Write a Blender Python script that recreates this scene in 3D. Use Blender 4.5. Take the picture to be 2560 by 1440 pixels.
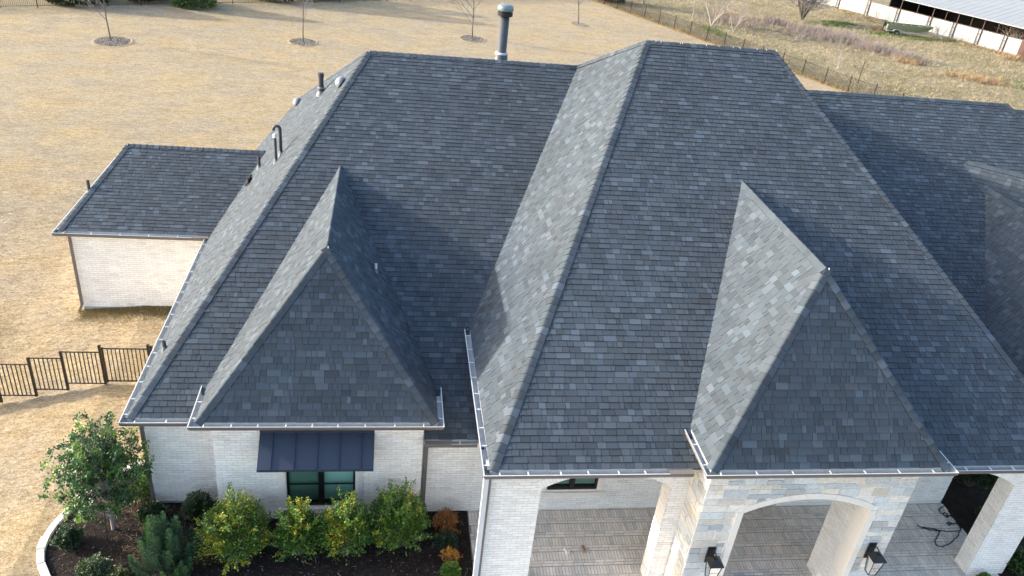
import bpy, math, random
from mathutils import Vector, Matrix

# ------------------------------------------------------------------ scene, camera, light
scene = bpy.context.scene
for o in list(bpy.data.objects):
    bpy.data.objects.remove(o)
COL = scene.collection

cam_d = bpy.data.cameras.new('camera')
cam = bpy.data.objects.new('camera', cam_d)
COL.objects.link(cam)
scene.camera = cam
CAM = Vector((5.7162, -15.1655, 15.2273))
Rv = Vector((0.98715386, -0.12351844, 0.10134327))
Uv = Vector((-0.02646237, 0.49913849, 0.86611807))
Fv = Vector((0.15756588, 0.85767358, -0.48945789))
m = Matrix((Rv, Uv, -Fv)).transposed().to_4x4()
m.translation = CAM
cam.matrix_world = m
cam_d.sensor_width = 36.0
cam_d.lens = 1992.357 / 2560 * 36.0
cam_d.clip_start = 0.1
cam_d.clip_end = 3000

SUN_EL = math.radians(19.5)
SUN_AZ = math.radians(-14.0)          # heading the light travels, from +X
LD = Vector((math.cos(SUN_AZ) * math.cos(SUN_EL), math.sin(SUN_AZ) * math.cos(SUN_EL), -math.sin(SUN_EL)))
world = bpy.data.worlds.new('World')
scene.world = world
world.use_nodes = True
wn = world.node_tree.nodes
wl = world.node_tree.links
sky = wn.new('ShaderNodeTexSky')
sky.sky_type = 'NISHITA'
sky.sun_disc = False
sky.sun_elevation = SUN_EL
sky.sun_rotation = math.atan2(-LD.x, -LD.y)
sky.air_density = 1.0
sky.dust_density = 3.0
sky.ozone_density = 1.15
bg = wn['Background']
wl.new(sky.outputs[0], bg.inputs[0])
bg.inputs[1].default_value = 0.15
sun_d = bpy.data.lights.new('sun', 'SUN')
sun_d.energy = 2.15
sun_d.angle = math.radians(1.6)
sun_d.color = (1.0, 0.93, 0.83)
sun = bpy.data.objects.new('sun', sun_d)
COL.objects.link(sun)
sun.rotation_euler = LD.to_track_quat('-Z', 'Y').to_euler()
vs = scene.view_settings
vs.view_transform = 'Standard'
vs.look = 'None'
vs.exposure = 2.0
vs.gamma = 1.0
vs.use_curve_mapping = False

# ------------------------------------------------------------------ materials
def mat(name, col=(.5, .5, .5), rough=.8, attr=False, nscale=0, namt=0, col2=None, bump=0, bscale=50,
        metal=0, spec=.4, transl=0, stretch=None, detail=4, glass=False, big=0, bigscale=.3):
    mt = bpy.data.materials.new(name)
    mt.use_nodes = True
    nt = mt.node_tree
    N, L = nt.nodes, nt.links
    b = N['Principled BSDF']
    b.inputs['Roughness'].default_value = rough
    b.inputs['Metallic'].default_value = metal
    b.inputs['Specular IOR Level'].default_value = spec
    if attr:
        a = N.new('ShaderNodeAttribute'); a.attribute_name = 'tint'
        src = a.outputs['Color']
    else:
        r = N.new('ShaderNodeRGB'); r.outputs[0].default_value = (*col, 1)
        src = r.outputs[0]
    tc = N.new('ShaderNodeNewGeometry')
    vec = tc.outputs['Position']
    if stretch:
        mp = N.new('ShaderNodeMapping'); mp.inputs['Scale'].default_value = stretch
        L.new(vec, mp.inputs['Vector']); vec = mp.outputs[0]
    def noise(sc, det=detail, rgh=.6):
        n = N.new('ShaderNodeTexNoise'); n.inputs['Scale'].default_value = sc
        n.inputs['Detail'].default_value = det; n.inputs['Roughness'].default_value = rgh
        L.new(vec, n.inputs['Vector']); return n.outputs['Fac']
    def scaleby(src, fac, amt):
        mr = N.new('ShaderNodeMapRange')
        mr.inputs[1].default_value = .25; mr.inputs[2].default_value = .75
        mr.inputs[3].default_value = 1 - amt; mr.inputs[4].default_value = 1 + amt
        L.new(fac, mr.inputs[0])
        mx = N.new('ShaderNodeMix'); mx.data_type = 'RGBA'; mx.blend_type = 'MULTIPLY'
        mx.inputs[0].default_value = 1
        L.new(src, mx.inputs[6]); L.new(mr.outputs[0], mx.inputs[7])
        return mx.outputs[2]
    if col2:
        mr = N.new('ShaderNodeMapRange'); mr.inputs[1].default_value = .42; mr.inputs[2].default_value = .6
        L.new(noise(bigscale, 6), mr.inputs[0])
        mx = N.new('ShaderNodeMix'); mx.data_type = 'RGBA'
        L.new(mr.outputs[0], mx.inputs[0]); L.new(src, mx.inputs[6]); mx.inputs[7].default_value = (*col2, 1)
        src = mx.outputs[2]
    if big:
        src = scaleby(src, noise(bigscale * 2.3, 3), big)
    if namt:
        src = scaleby(src, noise(nscale), namt)
    L.new(src, b.inputs['Base Color'])
    if bump:
        bp = N.new('ShaderNodeBump'); bp.inputs['Strength'].default_value = min(1, bump * 20)
        bp.inputs['Distance'].default_value = bump
        L.new(noise(bscale, 5), bp.inputs['Height']); L.new(bp.outputs[0], b.inputs['Normal'])
    if transl:
        out = N['Material Output']
        t = N.new('ShaderNodeBsdfTranslucent'); ms = N.new('ShaderNodeMixShader')
        ms.inputs[0].default_value = transl
        L.new(src, t.inputs[0]); L.new(b.outputs[0], ms.inputs[1]); L.new(t.outputs[0], ms.inputs[2])
        L.new(ms.outputs[0], out.inputs[0])
    if glass:
        out = N['Material Output']
        t = N.new('ShaderNodeBsdfTransparent'); t.inputs[0].default_value = (*col, 1)
        g = N.new('ShaderNodeBsdfGlossy'); g.inputs['Roughness'].default_value = .03
        fr = N.new('ShaderNodeFresnel'); fr.inputs[0].default_value = 1.5
        ms = N.new('ShaderNodeMixShader')
        L.new(fr.outputs[0], ms.inputs[0]); L.new(t.outputs[0], ms.inputs[1]); L.new(g.outputs[0], ms.inputs[2])
        L.new(ms.outputs[0], out.inputs[0])
    return mt

M = {}
M['shingle'] = mat('asphalt_shingle', attr=True, rough=.92, nscale=190, namt=.3, bump=.002, bscale=260, spec=.25, big=.12, bigscale=.25)
M['deck'] = mat('roof_felt', (.02, .022, .026), .95)
M['brick'] = mat('whitewashed_brick', attr=True, rough=.85, nscale=60, namt=.1, bump=.002, bscale=90, spec=.25, big=.07, bigscale=.8)
M['mortar'] = mat('pale_mortar', (.60, .57, .52), .95, nscale=30, namt=.1)
M['stone'] = mat('ashlar_stone', attr=True, rough=.85, nscale=14, namt=.16, bump=.006, bscale=18, spec=.25)
M['grout'] = mat('white_grout', (.88, .85, .79), .9, nscale=10, namt=.08, bump=.004, bscale=30)
M['limestone'] = mat('cast_limestone', (.76, .71, .64), .75, nscale=20, namt=.05, bump=.001, bscale=60)
M['paver'] = mat('paver_brick', attr=True, rough=.85, nscale=25, namt=.2, bump=.003, bscale=50, spec=.3, big=.16, bigscale=1.0)
M['paver_joint'] = mat('paver_joint', (.26, .24, .215), .95, nscale=30, namt=.2)
M['galv'] = mat('galvanised_steel', (.40, .415, .42), .55, metal=.1, nscale=7, namt=.14)
M['gutter_out'] = mat('bronze_gutter_paint', (.15, .135, .125), .45)
M['strap'] = mat('bright_strap', (.62, .63, .63), .4, metal=.2)
M['soffit'] = mat('soffit_paint', (.45, .43, .40), .8)
M['navy'] = mat('awning_steel_paint', (.024, .036, .062), .5, spec=.4, nscale=400, namt=.12)
M['black'] = mat('black_metal', (.012, .013, .015), .45)
M['blackframe'] = mat('black_window_frame', (.010, .011, .011), .35)
M['glass'] = mat('window_glass', (.84, .95, .91), glass=True)
M['lampglass'] = mat('lantern_glass', (.95, .97, .96), glass=True)
M['shade_light'] = mat('roller_shade_pale', (.62, .84, .76), .9, nscale=3, namt=.08)
M['shade_dark'] = mat('roller_shade_dim', (.24, .36, .29), .9, nscale=3, namt=.1)
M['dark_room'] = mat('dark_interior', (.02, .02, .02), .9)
M['white_pipe'] = mat('white_pipe', (.62, .63, .64), .4)
M['grey_pipe'] = mat('grey_pipe', (.055, .06, .07), .55)
M['flue'] = mat('flue_paint', (.048, .055, .066), .5, nscale=6, namt=.12)
M['flue_cap'] = mat('flue_cap_metal', (.15, .19, .20), .4, metal=.2)
M['lead'] = mat('lead_flashing', (.17, .185, .21), .5)
M['concrete'] = mat('foundation_concrete', (.38, .39, .40), .9, nscale=8, namt=.15)
M['edging'] = mat('white_edging_stone', (.60, .58, .545), .8, nscale=12, namt=.16, bump=.004, bscale=20)
M['iron'] = mat('bronze_iron', (.020, .015, .012), .5)
M['bark'] = mat('grey_bark', (.135, .115, .098), .9, nscale=30, namt=.3, bump=.004, bscale=60)
M['palebark'] = mat('pale_bark', (.30, .27, .24), .9, nscale=30, namt=.25)
M['twig'] = mat('grey_twig', (.20, .185, .18), .9)
M['paletwig'] = mat('pale_twig', (.26, .23, .20), .9)
M['stake'] = mat('tree_stake', (.02, .02, .02), .6)
M['leaf'] = mat('leaf', attr=True, rough=.45, transl=.22, spec=.5)
M['needle'] = mat('needle', attr=True, rough=.7, transl=.12)
M['drygrass'] = mat('dry_grass', attr=True, rough=.9, transl=.25)
M['chip'] = mat('bark_chip', attr=True, rough=.9)
M['mulch'] = mat('mulch_soil', (.040, .030, .026), .95, nscale=25, namt=.5, bump=.03, bscale=22)
M['rust'] = mat('rusty_steel', (.06, .030, .026), .8, nscale=6, namt=.4)
M['tin'] = mat('weathered_tin', (.235, .26, .27), .6, nscale=1.3, namt=.28, metal=.15, stretch=(1, 1, .25))
M['tinroof'] = mat('barn_roof_tin', (.235, .25, .258), .6, nscale=.6, namt=.07, metal=.15)
M['boat'] = mat('olive_boat_paint', (.17, .185, .10), .5, nscale=5, namt=.12)
M['boat_in'] = mat('boat_interior', (.22, .24, .18), .7)
M['trailer'] = mat('trailer_steel', (.42, .44, .46), .4, metal=.3)
M['rubber'] = mat('rubber', (.015, .015, .016), .8)
M['rope'] = mat('dark_rope', (.012, .020, .030), .8)
M['tar'] = mat('torn_felt', (.006, .006, .007), .9)
M['redbrick'] = mat('loose_brick', attr=True, rough=.9, nscale=40, namt=.2)

def ground_mat(name, kind):
    mt = bpy.data.materials.new(name); mt.use_nodes = True
    N, L = mt.node_tree.nodes, mt.node_tree.links
    b = N['Principled BSDF']; b.inputs['Roughness'].default_value = .95
    b.inputs['Specular IOR Level'].default_value = .15
    geo = N.new('ShaderNodeNewGeometry')
    def nz(sc, det=5, rg=.6, st=(1, 1, 1), off=(0, 0, 0)):
        mp = N.new('ShaderNodeMapping'); mp.inputs['Scale'].default_value = st; mp.inputs['Location'].default_value = off
        L.new(geo.outputs['Position'], mp.inputs['Vector'])
        n = N.new('ShaderNodeTexNoise'); n.inputs['Scale'].default_value = sc
        n.inputs['Detail'].default_value = det; n.inputs['Roughness'].default_value = rg
        L.new(mp.outputs[0], n.inputs['Vector']); return n.outputs['Fac']
    def rng(f, a, c, lo=0., hi=1.):
        r = N.new('ShaderNodeMapRange'); r.inputs[1].default_value = a; r.inputs[2].default_value = c
        r.inputs[3].default_value = lo; r.inputs[4].default_value = hi
        L.new(f, r.inputs[0]); return r.outputs[0]
    def mix(f, a, c, mode='MIX'):
        x = N.new('ShaderNodeMix'); x.data_type = 'RGBA'; x.blend_type = mode
        if isinstance(f, float): x.inputs[0].default_value = f
        else: L.new(f, x.inputs[0])
        for i, s in ((6, a), (7, c)):
            if isinstance(s, tuple): x.inputs[i].default_value = (*s, 1)
            else: L.new(s, x.inputs[i])
        return x.outputs[2]
    if kind == 'lawn':
        c = mix(rng(nz(.35, 6, .65), .40, .62), (.350, .280, .180), (.325, .280, .215))
        c = mix(rng(nz(1.3, 6, .7, off=(5, 9, 0)), .50, .66, 0, .5), c, (.33, .24, .135))
        c = mix(rng(nz(.16, 5, .7, (1, 1.6, 1), (30, 2, 0)), .46, .62, 0, .75), c, (.285, .25, .205))
        c = mix(rng(nz(.55, 7, .75, (1, 1.7, 1), (11, 4, 0)), .42, .62, 0, .8), c, mix(1., c, (.78, .77, .78), 'MULTIPLY'))
        c = mix(1., c, (1.45, 1.47, 1.40), 'MULTIPLY')
        c = mix(rng(nz(2.6, 8, .8, (1, 2.2, 1), (3, 1, 0)), .45, .57, 0, .85), c, mix(1., c, (.70, .67, .63), 'MULTIPLY'))
        c = mix(rng(nz(9, 7, .8, (1, 1.8, 1)), .44, .57), c, mix(1., c, (.68, .64, .58), 'MULTIPLY'))
        c = mix(rng(nz(34, 4, .7, (1, 1.4, 1)), .46, .64, 0, .8), c, mix(1., c, (.5, .46, .40), 'MULTIPLY'))
        h = nz(26, 7, .72, (1, 1.3, 1)); dist = .075
    elif kind == 'field':
        c = mix(rng(nz(.22, 6, .7), .42, .6), (.36, .305, .195), (.27, .235, .14))
        c = mix(rng(nz(.13, 6, .7, off=(7, 3, 0)), .56, .68), c, (.17, .175, .075))
        c = mix(rng(nz(.4, 5, .7, off=(1, 8, 0)), .60, .75), c, (.27, .165, .075))
        c = mix(rng(nz(2.2, 8, .8), .3, .72), c, mix(1., c, (.5, .5, .5), 'MULTIPLY'))
        h = nz(4, 8, .75); dist = .35
    else:
        c = mix(rng(nz(3, 6, .7), .4, .65), (.016, .012, .011), (.032, .024, .019))
        c = mix(rng(nz(45, 4, .7), .55, .7, 0, .8), c, (.055, .042, .034))
        h = nz(30, 6, .75); dist = .07
    L.new(c, b.inputs['Base Color'])
    bp = N.new('ShaderNodeBump'); bp.inputs['Strength'].default_value = .9; bp.inputs['Distance'].default_value = dist
    L.new(h, bp.inputs['Height']); L.new(bp.outputs[0], b.inputs['Normal'])
    return mt
M['lawn'] = ground_mat('dormant_lawn', 'lawn')
M['field'] = ground_mat('rough_field', 'field')
M['ring'] = mat('ring_mulch', (.13, .105, .08), .95, nscale=9, namt=.6)
M['bed'] = ground_mat('dark_mulch', 'bed')

# ------------------------------------------------------------------ mesh helpers
class Acc:
    def __init__(s): s.v = []; s.f = []; s.c = []; s.mi = []
    def face(s, pts, col=(1, 1, 1), mi=0):
        n = len(s.v); s.v.extend(tuple(p) for p in pts); s.f.append(tuple(range(n, n + len(pts))))
        s.c.append(col); s.mi.append(mi)
    def box(s, o, a, b, c, col=(1, 1, 1), mi=0, skip=()):
        o = Vector(o); a = Vector(a); b = Vector(b); c = Vector(c)
        P = [o, o + a, o + a + b, o + b, o + c, o + a + c, o + a + b + c, o + b + c]
        F = [(3, 2, 1, 0), (4, 5, 6, 7), (0, 1, 5, 4), (1, 2, 6, 5), (2, 3, 7, 6), (3, 0, 4, 7)]
        n = len(s.v); s.v.extend(tuple(p) for p in P)
        for i, f in enumerate(F):
            if i in skip: continue
            s.f.append(tuple(n + k for k in f)); s.c.append(col); s.mi.append(mi)
    def abox(s, x0, y0, z0, x1, y1, z1, col=(1, 1, 1), mi=0):
        s.box((x0, y0, z0), (x1 - x0, 0, 0), (0, y1 - y0, 0), (0, 0, z1 - z0), col, mi)
    def tube(s, pts, rad, n=6, col=(1, 1, 1), cap=True, mi=0):
        pts = [Vector(p) for p in pts]
        if not isinstance(rad, (list, tuple)): rad = [rad] * len(pts)
        rings = []
        prev = None
        for i, p in enumerate(pts):
            d = (pts[min(i + 1, len(pts) - 1)] - pts[max(i - 1, 0)])
            if d.length < 1e-9: d = Vector((0, 0, 1))
            d.normalize()
            if prev is None:
                a = d.orthogonal().normalized()
            else:
                a = (prev - d * prev.dot(d))
                a = a.normalized() if a.length > 1e-6 else d.orthogonal().normalized()
            prev = a
            b = d.cross(a)
            k = len(s.v)
            for j in range(n):
                t = 2 * math.pi * j / n
                s.v.append(tuple(p + (a * math.cos(t) + b * math.sin(t)) * rad[i]))
            rings.append(k)
        for i in range(len(rings) - 1):
            for j in range(n):
                s.f.append((rings[i] + j, rings[i] + (j + 1) % n, rings[i + 1] + (j + 1) % n, rings[i + 1] + j))
                s.c.append(col); s.mi.append(mi)
        if cap:
            s.f.append(tuple(rings[0] + j for j in reversed(range(n)))); s.c.append(col); s.mi.append(mi)
            s.f.append(tuple(rings[-1] + j for j in range(n))); s.c.append(col); s.mi.append(mi)
    def lathe(s, base, prof, n=20, axis=None, col=(1, 1, 1), mi=0):
        base = Vector(base); up = Vector(axis or (0, 0, 1)).normalized()
        a = up.orthogonal().normalized(); b = up.cross(a)
        rings = []
        for r, h in prof:
            k = len(s.v)
            for j in range(n):
                t = 2 * math.pi * j / n
                s.v.append(tuple(base + up * h + (a * math.cos(t) + b * math.sin(t)) * max(r, 1e-4)))
            rings.append(k)
        for i in range(len(rings) - 1):
            for j in range(n):
                s.f.append((rings[i] + j, rings[i] + (j + 1) % n, rings[i + 1] + (j + 1) % n, rings[i + 1] + j))
                s.c.append(col); s.mi.append(mi)
        for rr, rev in ((rings[0], True), (rings[-1], False)):
            idx = list(range(n))
            if rev: idx.reverse()
            s.f.append(tuple(rr + j for j in idx)); s.c.append(col); s.mi.append(mi)
    def build(s, name, mt, parent=None, smooth=False, **props):
        me = bpy.data.meshes.new(name)
        me.from_pydata(s.v, [], s.f)
        for x in (mt if isinstance(mt, (list, tuple)) else [mt]): me.materials.append(x)
        if any(s.mi): me.polygons.foreach_set('material_index', s.mi)
        at = me.attributes.new('tint', 'FLOAT_COLOR', 'FACE')
        buf = []
        for c in s.c: buf += [c[0], c[1], c[2], 1.0]
        at.data.foreach_set('color', buf)
        if smooth: me.polygons.foreach_set('use_smooth', [True] * len(me.polygons))
        me.update()
        o = bpy.data.objects.new(name, me)
        COL.objects.link(o)
        if parent is not None: o.parent = parent
        for k, v in props.items(): o[k] = v
        return o

def empty(name, label, cat, loc=(0, 0, 0), rz=0, group=None):
    o = bpy.data.objects.new(name, None); COL.objects.link(o)
    o.location = loc; o.rotation_euler = (0, 0, rz); o.empty_display_size = .2
    o['label'] = label; o['category'] = cat
    if group: o['group'] = group
    return o

def copy_tree(o, parent=None):
    c = o.copy(); COL.objects.link(c); c.parent = parent
    for ch in list(o.children): copy_tree(ch, c)
    return c

def inst(src, name, parent, loc, rz=0):
    c = bpy.data.objects.new(name, src.data); COL.objects.link(c)
    c.parent = parent; c.location = loc; c.rotation_euler = (0, 0, rz)
    return c

def project(p):
    d = Vector(p) - CAM; z = d.dot(Fv)
    if z <= .1: return (-9, -9)
    k = 1992.357 / 2560
    return (.5 + k * d.dot(Rv) / z, .5 - k * d.dot(Uv) / z * 16 / 9)

def in_view(p, mrg=.0):
    u, v = project(p); return -mrg < u < 1 + mrg and -mrg < v < 1 + mrg

def clip(poly, a, b):
    """keep the part of 2D poly left of a->b"""
    out = []
    dx, dy = b[0] - a[0], b[1] - a[1]
    f = lambda p: dx * (p[1] - a[1]) - dy * (p[0] - a[0])
    for i in range(len(poly)):
        p, q = poly[i], poly[(i + 1) % len(poly)]
        fp, fq = f(p), f(q)
        if fp >= 0: out.append(p)
        if (fp > 0 > fq) or (fp < 0 < fq):
            t = fp / (fp - fq); out.append((p[0] + (q[0] - p[0]) * t, p[1] + (q[1] - p[1]) * t))
    return out

def clip_convex(poly, hull):
    for i in range(len(hull)):
        poly = clip(poly, hull[i], hull[(i + 1) % len(hull)])
        if len(poly) < 3: return []
    return poly

R = random.Random(7)

# ------------------------------------------------------------------ ground
def sheet(name, pts, z, mt, kind='structure', parent=None):
    a = Acc(); a.face([(x, y, z) for x, y in pts])
    return a.build(name, mt, parent, kind=kind)
LAWN = [(-60, -40), (60, -40), (60, 3.6), (41.75, 47.08), (27.6, 79.6), (-60, 33.3)]
OUT = [(-900, -700), (900, -700), (900, 60), (900, 500), (900, 1200), (-900, 1200)]
a = Acc()
for i in range(6):
    j = (i + 1) % 6
    a.face([(*LAWN[i], 0), (*OUT[i], 0), (*OUT[j], 0), (*LAWN[j], 0)])
a.build('field', M['field'], None, kind='structure')
def sm(t): t = max(0, min(1, t)); return t * t * (3 - 2 * t)
def ground_h(x, y):
    d = max(0, -2.3 - x); drop = .25 * d if d < 4 else 1.0 + .02 * min(d - 4, 20)
    if y < 6: w = 1
    elif y < 10: w = 1 - .64 * sm((y - 6) / 3.6)
    else: w = .36 * (1 - sm((y - 10) / 12))
    w *= 1 - sm((d - 8) / 30)
    return -drop * w
def frange(a_, b_, n): return [a_ + (b_ - a_) * i / n for i in range(n + 1)]
gx = [-60, -50, -42, -36, -30, -26, -22, -18, -15] + frange(-13, -2.3, 36)
gy = [-40, -30, -20, -14] + frange(-10, 24, 68) + [28, 33.3]
a = Acc()
for i in range(len(gx) - 1):
    for j in range(len(gy) - 1):
        a.face([(x, y, ground_h(x, y)) for x, y in ((gx[i], gy[j]), (gx[i + 1], gy[j]), (gx[i + 1], gy[j + 1]), (gx[i], gy[j + 1]))])
a.face([(-2.3, -40, 0), (60, -40, 0), (60, 3.6, 0), (41.75, 47.08, 0), (27.6, 79.6, 0), (-2.3, 63.8, 0)])
a.face([(-60, 33.3, 0), (-2.3, 33.3, 0), (-2.3, 63.8, 0)])
a.build('lawn', M['lawn'], None, kind='structure')

# ------------------------------------------------------------------ HOUSE
house = empty('house', 'large white brick house under steep dark grey shingled hip roofs, filling the picture', 'house')

TABS = []      # (distance, in view area, poly top points, bottom points, colour)
def shade_pick(r):
    x = r.random()
    if x < .10: g = r.uniform(.084, .104)
    elif x < .25: g = r.uniform(.071, .083)
    elif x < .90: g = r.uniform(.058, .072)
    else: g = r.uniform(.050, .056)
    w = r.uniform(-.05, .05)
    return (g * (.775 + w * .8), g * .97, g * (1.18 - w * .8))

EXPO = .148
def roof_plane(eave0, eavedir, up, hull, thick=.015, gap=.007, seed=0, name_deck=True):
    """eave0 origin, eavedir unit along the eave, up unit up the slope; hull in (u,v), counter-clockwise"""
    r = random.Random(seed)
    o = Vector(eave0); u = Vector(eavedir).normalized(); v = Vector(up).normalized(); n = u.cross(v).normalized()
    if n.z < 0: n = -n
    umin = min(p[0] for p in hull); umax = max(p[0] for p in hull)
    vmin = min(p[1] for p in hull); vmax = max(p[1] for p in hull)
    W3 = lambda q, h: o + u * q[0] + v * q[1] + n * h
    k = 0; vv = vmin
    while vv < vmax:
        x = umin - r.uniform(0, .3)
        while x < umax:
            w = r.choice((.10, .13, .16, .20, .24, .31)) * r.uniform(.9, 1.1)
            dv = r.uniform(-.006, .006)
            rect = [(x, vv + dv * .4), (x + w - gap, vv + dv * .4), (x + w - gap, vv + EXPO + .012), (x, vv + EXPO + .012)]
            x += w
            pl = clip_convex(rect, hull)
            if len(pl) < 3: continue
            t = thick * (1.0 if r.random() < .55 else .55)
            top = []; bot = []
            for q in pl:
                f = (q[1] - vv) / EXPO
                top.append(W3(q, t * (1 - f) + .003)); bot.append(W3(q, -.002))
            c = sum(top, Vector()) / len(top)
            TABS.append(((c - CAM).length, in_view(c), len(pl) == 4 and abs((pl[1][0] - pl[0][0]) - (w - gap)) < .01, top, bot, shade_pick(r)))
        vv += EXPO; k += 1
    d = Acc()
    d.face([W3(q, -.001) for q in hull])
    return d

def add_tab(a, top, bot, col):
    dk = tuple(c * .22 for c in col)  # dark cut asphalt edge, deepened to paint the shadow line under each course
    a.face(top, col)
    n = len(top)
    for i in range(n):
        j = (i + 1) % n
        a.face([bot[i], bot[j], top[j], top[i]], dk)

decks = []
def plane_from(p0, p1, pts, seed):
    """plane through eave p0->p1 (horizontal) with 3D hull pts; returns the deck"""
    p0 = Vector(p0); p1 = Vector(p1)
    u = (p1 - p0).normalized()
    # slope direction: from the points farthest off the eave
    far = max((Vector(q) for q in pts), key=lambda q: ((q - p0) - u * (q - p0).dot(u)).length)
    v = ((far - p0) - u * (far - p0).dot(u)).normalized()
    hull = [((Vector(q) - p0).dot(u), (Vector(q) - p0).dot(v)) for q in pts]
    A = sum(hull[i][0] * hull[(i + 1) % len(hull)][1] - hull[(i + 1) % len(hull)][0] * hull[i][1] for i in range(len(hull)))
    if A < 0: hull.reverse()
    return roof_plane(p0, u, v, hull, seed=seed)

def deck_join(ds, name):
    a = Acc()
    for d in ds:
        n = len(a.v); a.v += d.v; a.f += [tuple(i + n for i in f) for f in d.f]; a.c += d.c; a.mi += d.mi
    return a

# --- key points
EA = 2.88; SF = .561; SL = 1.206
A0 = (0, 0, EA); AP = (5.0, 10.76, 8.915); AR = (12.4, 10.76, 8.915)
# block A (left body)
A_LB = (0, 15.6, EA); A_K = (2.31, 16.16, 5.66)
dA = [
    plane_from(A0, (5, 0, EA), [A0, (6.9, 0, EA), (12.4, 0, EA), AR, AP], 1),
    plane_from(A0, (0, 5, EA), [A0, AP, A_K, A_LB], 2),
    plane_from((6.7, -.47, EA - .47 * SF), (7.9, -.47, EA - .47 * SF), [(6.74, -.47, EA - .47 * SF), (8.02, -.47, EA - .47 * SF), (8.3, -.002, EA), (6.74, -.002, EA)], 3),
]
rear = Acc(); rear.face([AP, AR, (12.4, 16.16, 5.66), A_K]); dA.append(rear)
# block A1 (left front gable-like hip)
Z1 = 3.297; a1l, a1r, a1f = 1.655, 7.01, -.654
P1 = (4.375, 1.633, 6.614); P1b = (4.375, 6.66, 6.614)
def ay(z): return (z - EA) / SF
yb = ay(Z1)
dA1 = [
    plane_from((a1l, a1f, Z1), (a1r, a1f, Z1), [(a1l, a1f, Z1), (a1r, a1f, Z1), P1], 4),
    plane_from((a1l, a1f, Z1), (a1l, yb, Z1), [(a1l, a1f, Z1), P1, P1b, (a1l, yb, Z1)], 5),
    plane_from((a1r, a1f, Z1), (a1r, yb, Z1), [(a1r, a1f, Z1), (a1r, yb, Z1), P1b, P1], 6),
]
# block B (tall centre)
ZB = 4.125; bl, br, bf = 7.92, 21.75, -3.164
PB = (13.08, 7.99, 10.47); PBr = (17.14, 7.99, 10.47); brr = 19.1
dB = [
    plane_from((bl, bf, ZB), (br, bf, ZB), [(bl, bf, ZB), (br, bf, ZB), PBr, PB], 7),
    plane_from((bl, bf, ZB), (bl, 5, ZB), [(bl, bf, ZB), PB, (bl, brr, ZB)], 8),
]
rear = Acc(); rear.face([PB, PBr, (br, brr, ZB), (bl, brr, ZB)]); dB.append(rear)
dB.append(plane_from((br, bf, ZB), (br, 5, ZB), [(br, bf, ZB), (br, brr, ZB), PBr], 9))
# block B1 (porch front)
Z2 = 4.576; c1l, c1r, c1f = 12.32, 17.64, -3.704
P2 = (14.98, -1.22, 7.965)
SBF = .5688
def by(z): return bf + (z - ZB) / SBF
P2b = (14.98, by(7.965), 7.965); ybb = by(Z2)
dB1 = [
    plane_from((c1l, c1f, Z2), (c1r, c1f, Z2), [(c1l, c1f, Z2), (c1r, c1f, Z2), P2], 10),
    plane_from((c1l, c1f, Z2), (c1l, ybb, Z2), [(c1l, c1f, Z2), P2, P2b, (c1l, ybb, Z2)], 11),
    plane_from((c1r, c1f, Z2), (c1r, ybb, Z2), [(c1r, c1f, Z2), (c1r, ybb, Z2), P2b, P2], 12),
]
# block W (left low wing)
ZW = 2.90; wx, wf = -4.62, 9.33
PW = (-3.355, 13.045, 4.52); PWr = (1.36, 13.045, 4.52); wr = 16.8
dW = [
    plane_from((wx, wf, ZW), (0.01, wf, ZW), [(wx, wf, ZW), (.02, wf, ZW), PWr, PW], 13),
    plane_from((wx, wf, ZW), (wx, wr, ZW), [(wx, wf, ZW), PW, (wx, wr, ZW)], 14),
]
rear = Acc(); rear.face([PW, PWr, (0, wr, ZW), (wx, wr, ZW)]); dW.append(rear)
# block C (right rear) with C1, C2 and D
ZC = 3.0; cf = 10.41 - (8.75 - ZC) / SBF; PC = (19.2, 10.41, 8.75); PCr = (27.58, 10.41, 8.75)
cxr = 27.58 + (8.75 - ZC) / 1.3; crr = 10.41 + (8.75 - ZC) / SBF
dC = [
    plane_from((19, cf, ZC), (cxr, cf, ZC), [(18.9, cf, ZC), (cxr, cf, ZC), PCr, PC], 15),
]
rear = Acc(); rear.face([PC, PCr, (cxr, crr, ZC), (19, crr, ZC)]); rear.face([PCr, (cxr, cf, ZC), (cxr, crr, ZC)]); dC.append(rear)
xr1 = 25.15; zr1 = 6.87; s1 = 1.235; ze1 = 3.6; xl1 = xr1 - (zr1 - ze1) / s1; xrr1 = xr1 + (zr1 - ze1) / s1
yv1 = 10.41 - (8.75 - zr1) / SBF; yv1e = 10.41 - (8.75 - ze1) / SBF
dC1 = [plane_from((xl1, -2.5, ze1), (xl1, 3, ze1), [(xl1, -2.5, ze1), (xr1, -2.5, zr1), (xr1, yv1, zr1), (xl1, yv1e, ze1)], 16)]
rear = Acc(); rear.face([(xrr1, -2.5, ze1), (xr1, -2.5, zr1), (xr1, yv1, zr1), (xrr1, yv1e, ze1)]); dC1.append(rear)
d2 = Vector((.786, -.618, 0)); m2 = Vector((-.618, -.786, 0)); Q0 = Vector((24.83, 7.9, 7.42))
q0 = Q0 + m2 * 1.6 - Vector((0, 0, 1.5)) - d2 * 1.2; q1 = q0 + d2 * 7
dC1.append(plane_from(q0, q1, [q0, q1, Q0 + d2 * 5.8, Q0], 17))
rear = Acc(); rear.face([Q0, Q0 + d2 * 5.8, Q0 + d2 * 5.8 - m2 * 1.6 - Vector((0, 0, 1.5)), Q0 - m2 * 1.6 - Vector((0, 0, 1.5))]); dC1.append(rear)
dD = [plane_from((27, 5, 3.2), (38, 5, 3.2), [(27, 5, 3.2), (38, 5, 3.2), (38, 12.6, 8.0), (27, 12.6, 8.0)], 18)]
rear = Acc(); rear.face([(27, 12.6, 8), (38, 12.6, 8), (38, 20, 3.2), (27, 20, 3.2)]); dD.append(rear)

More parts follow.
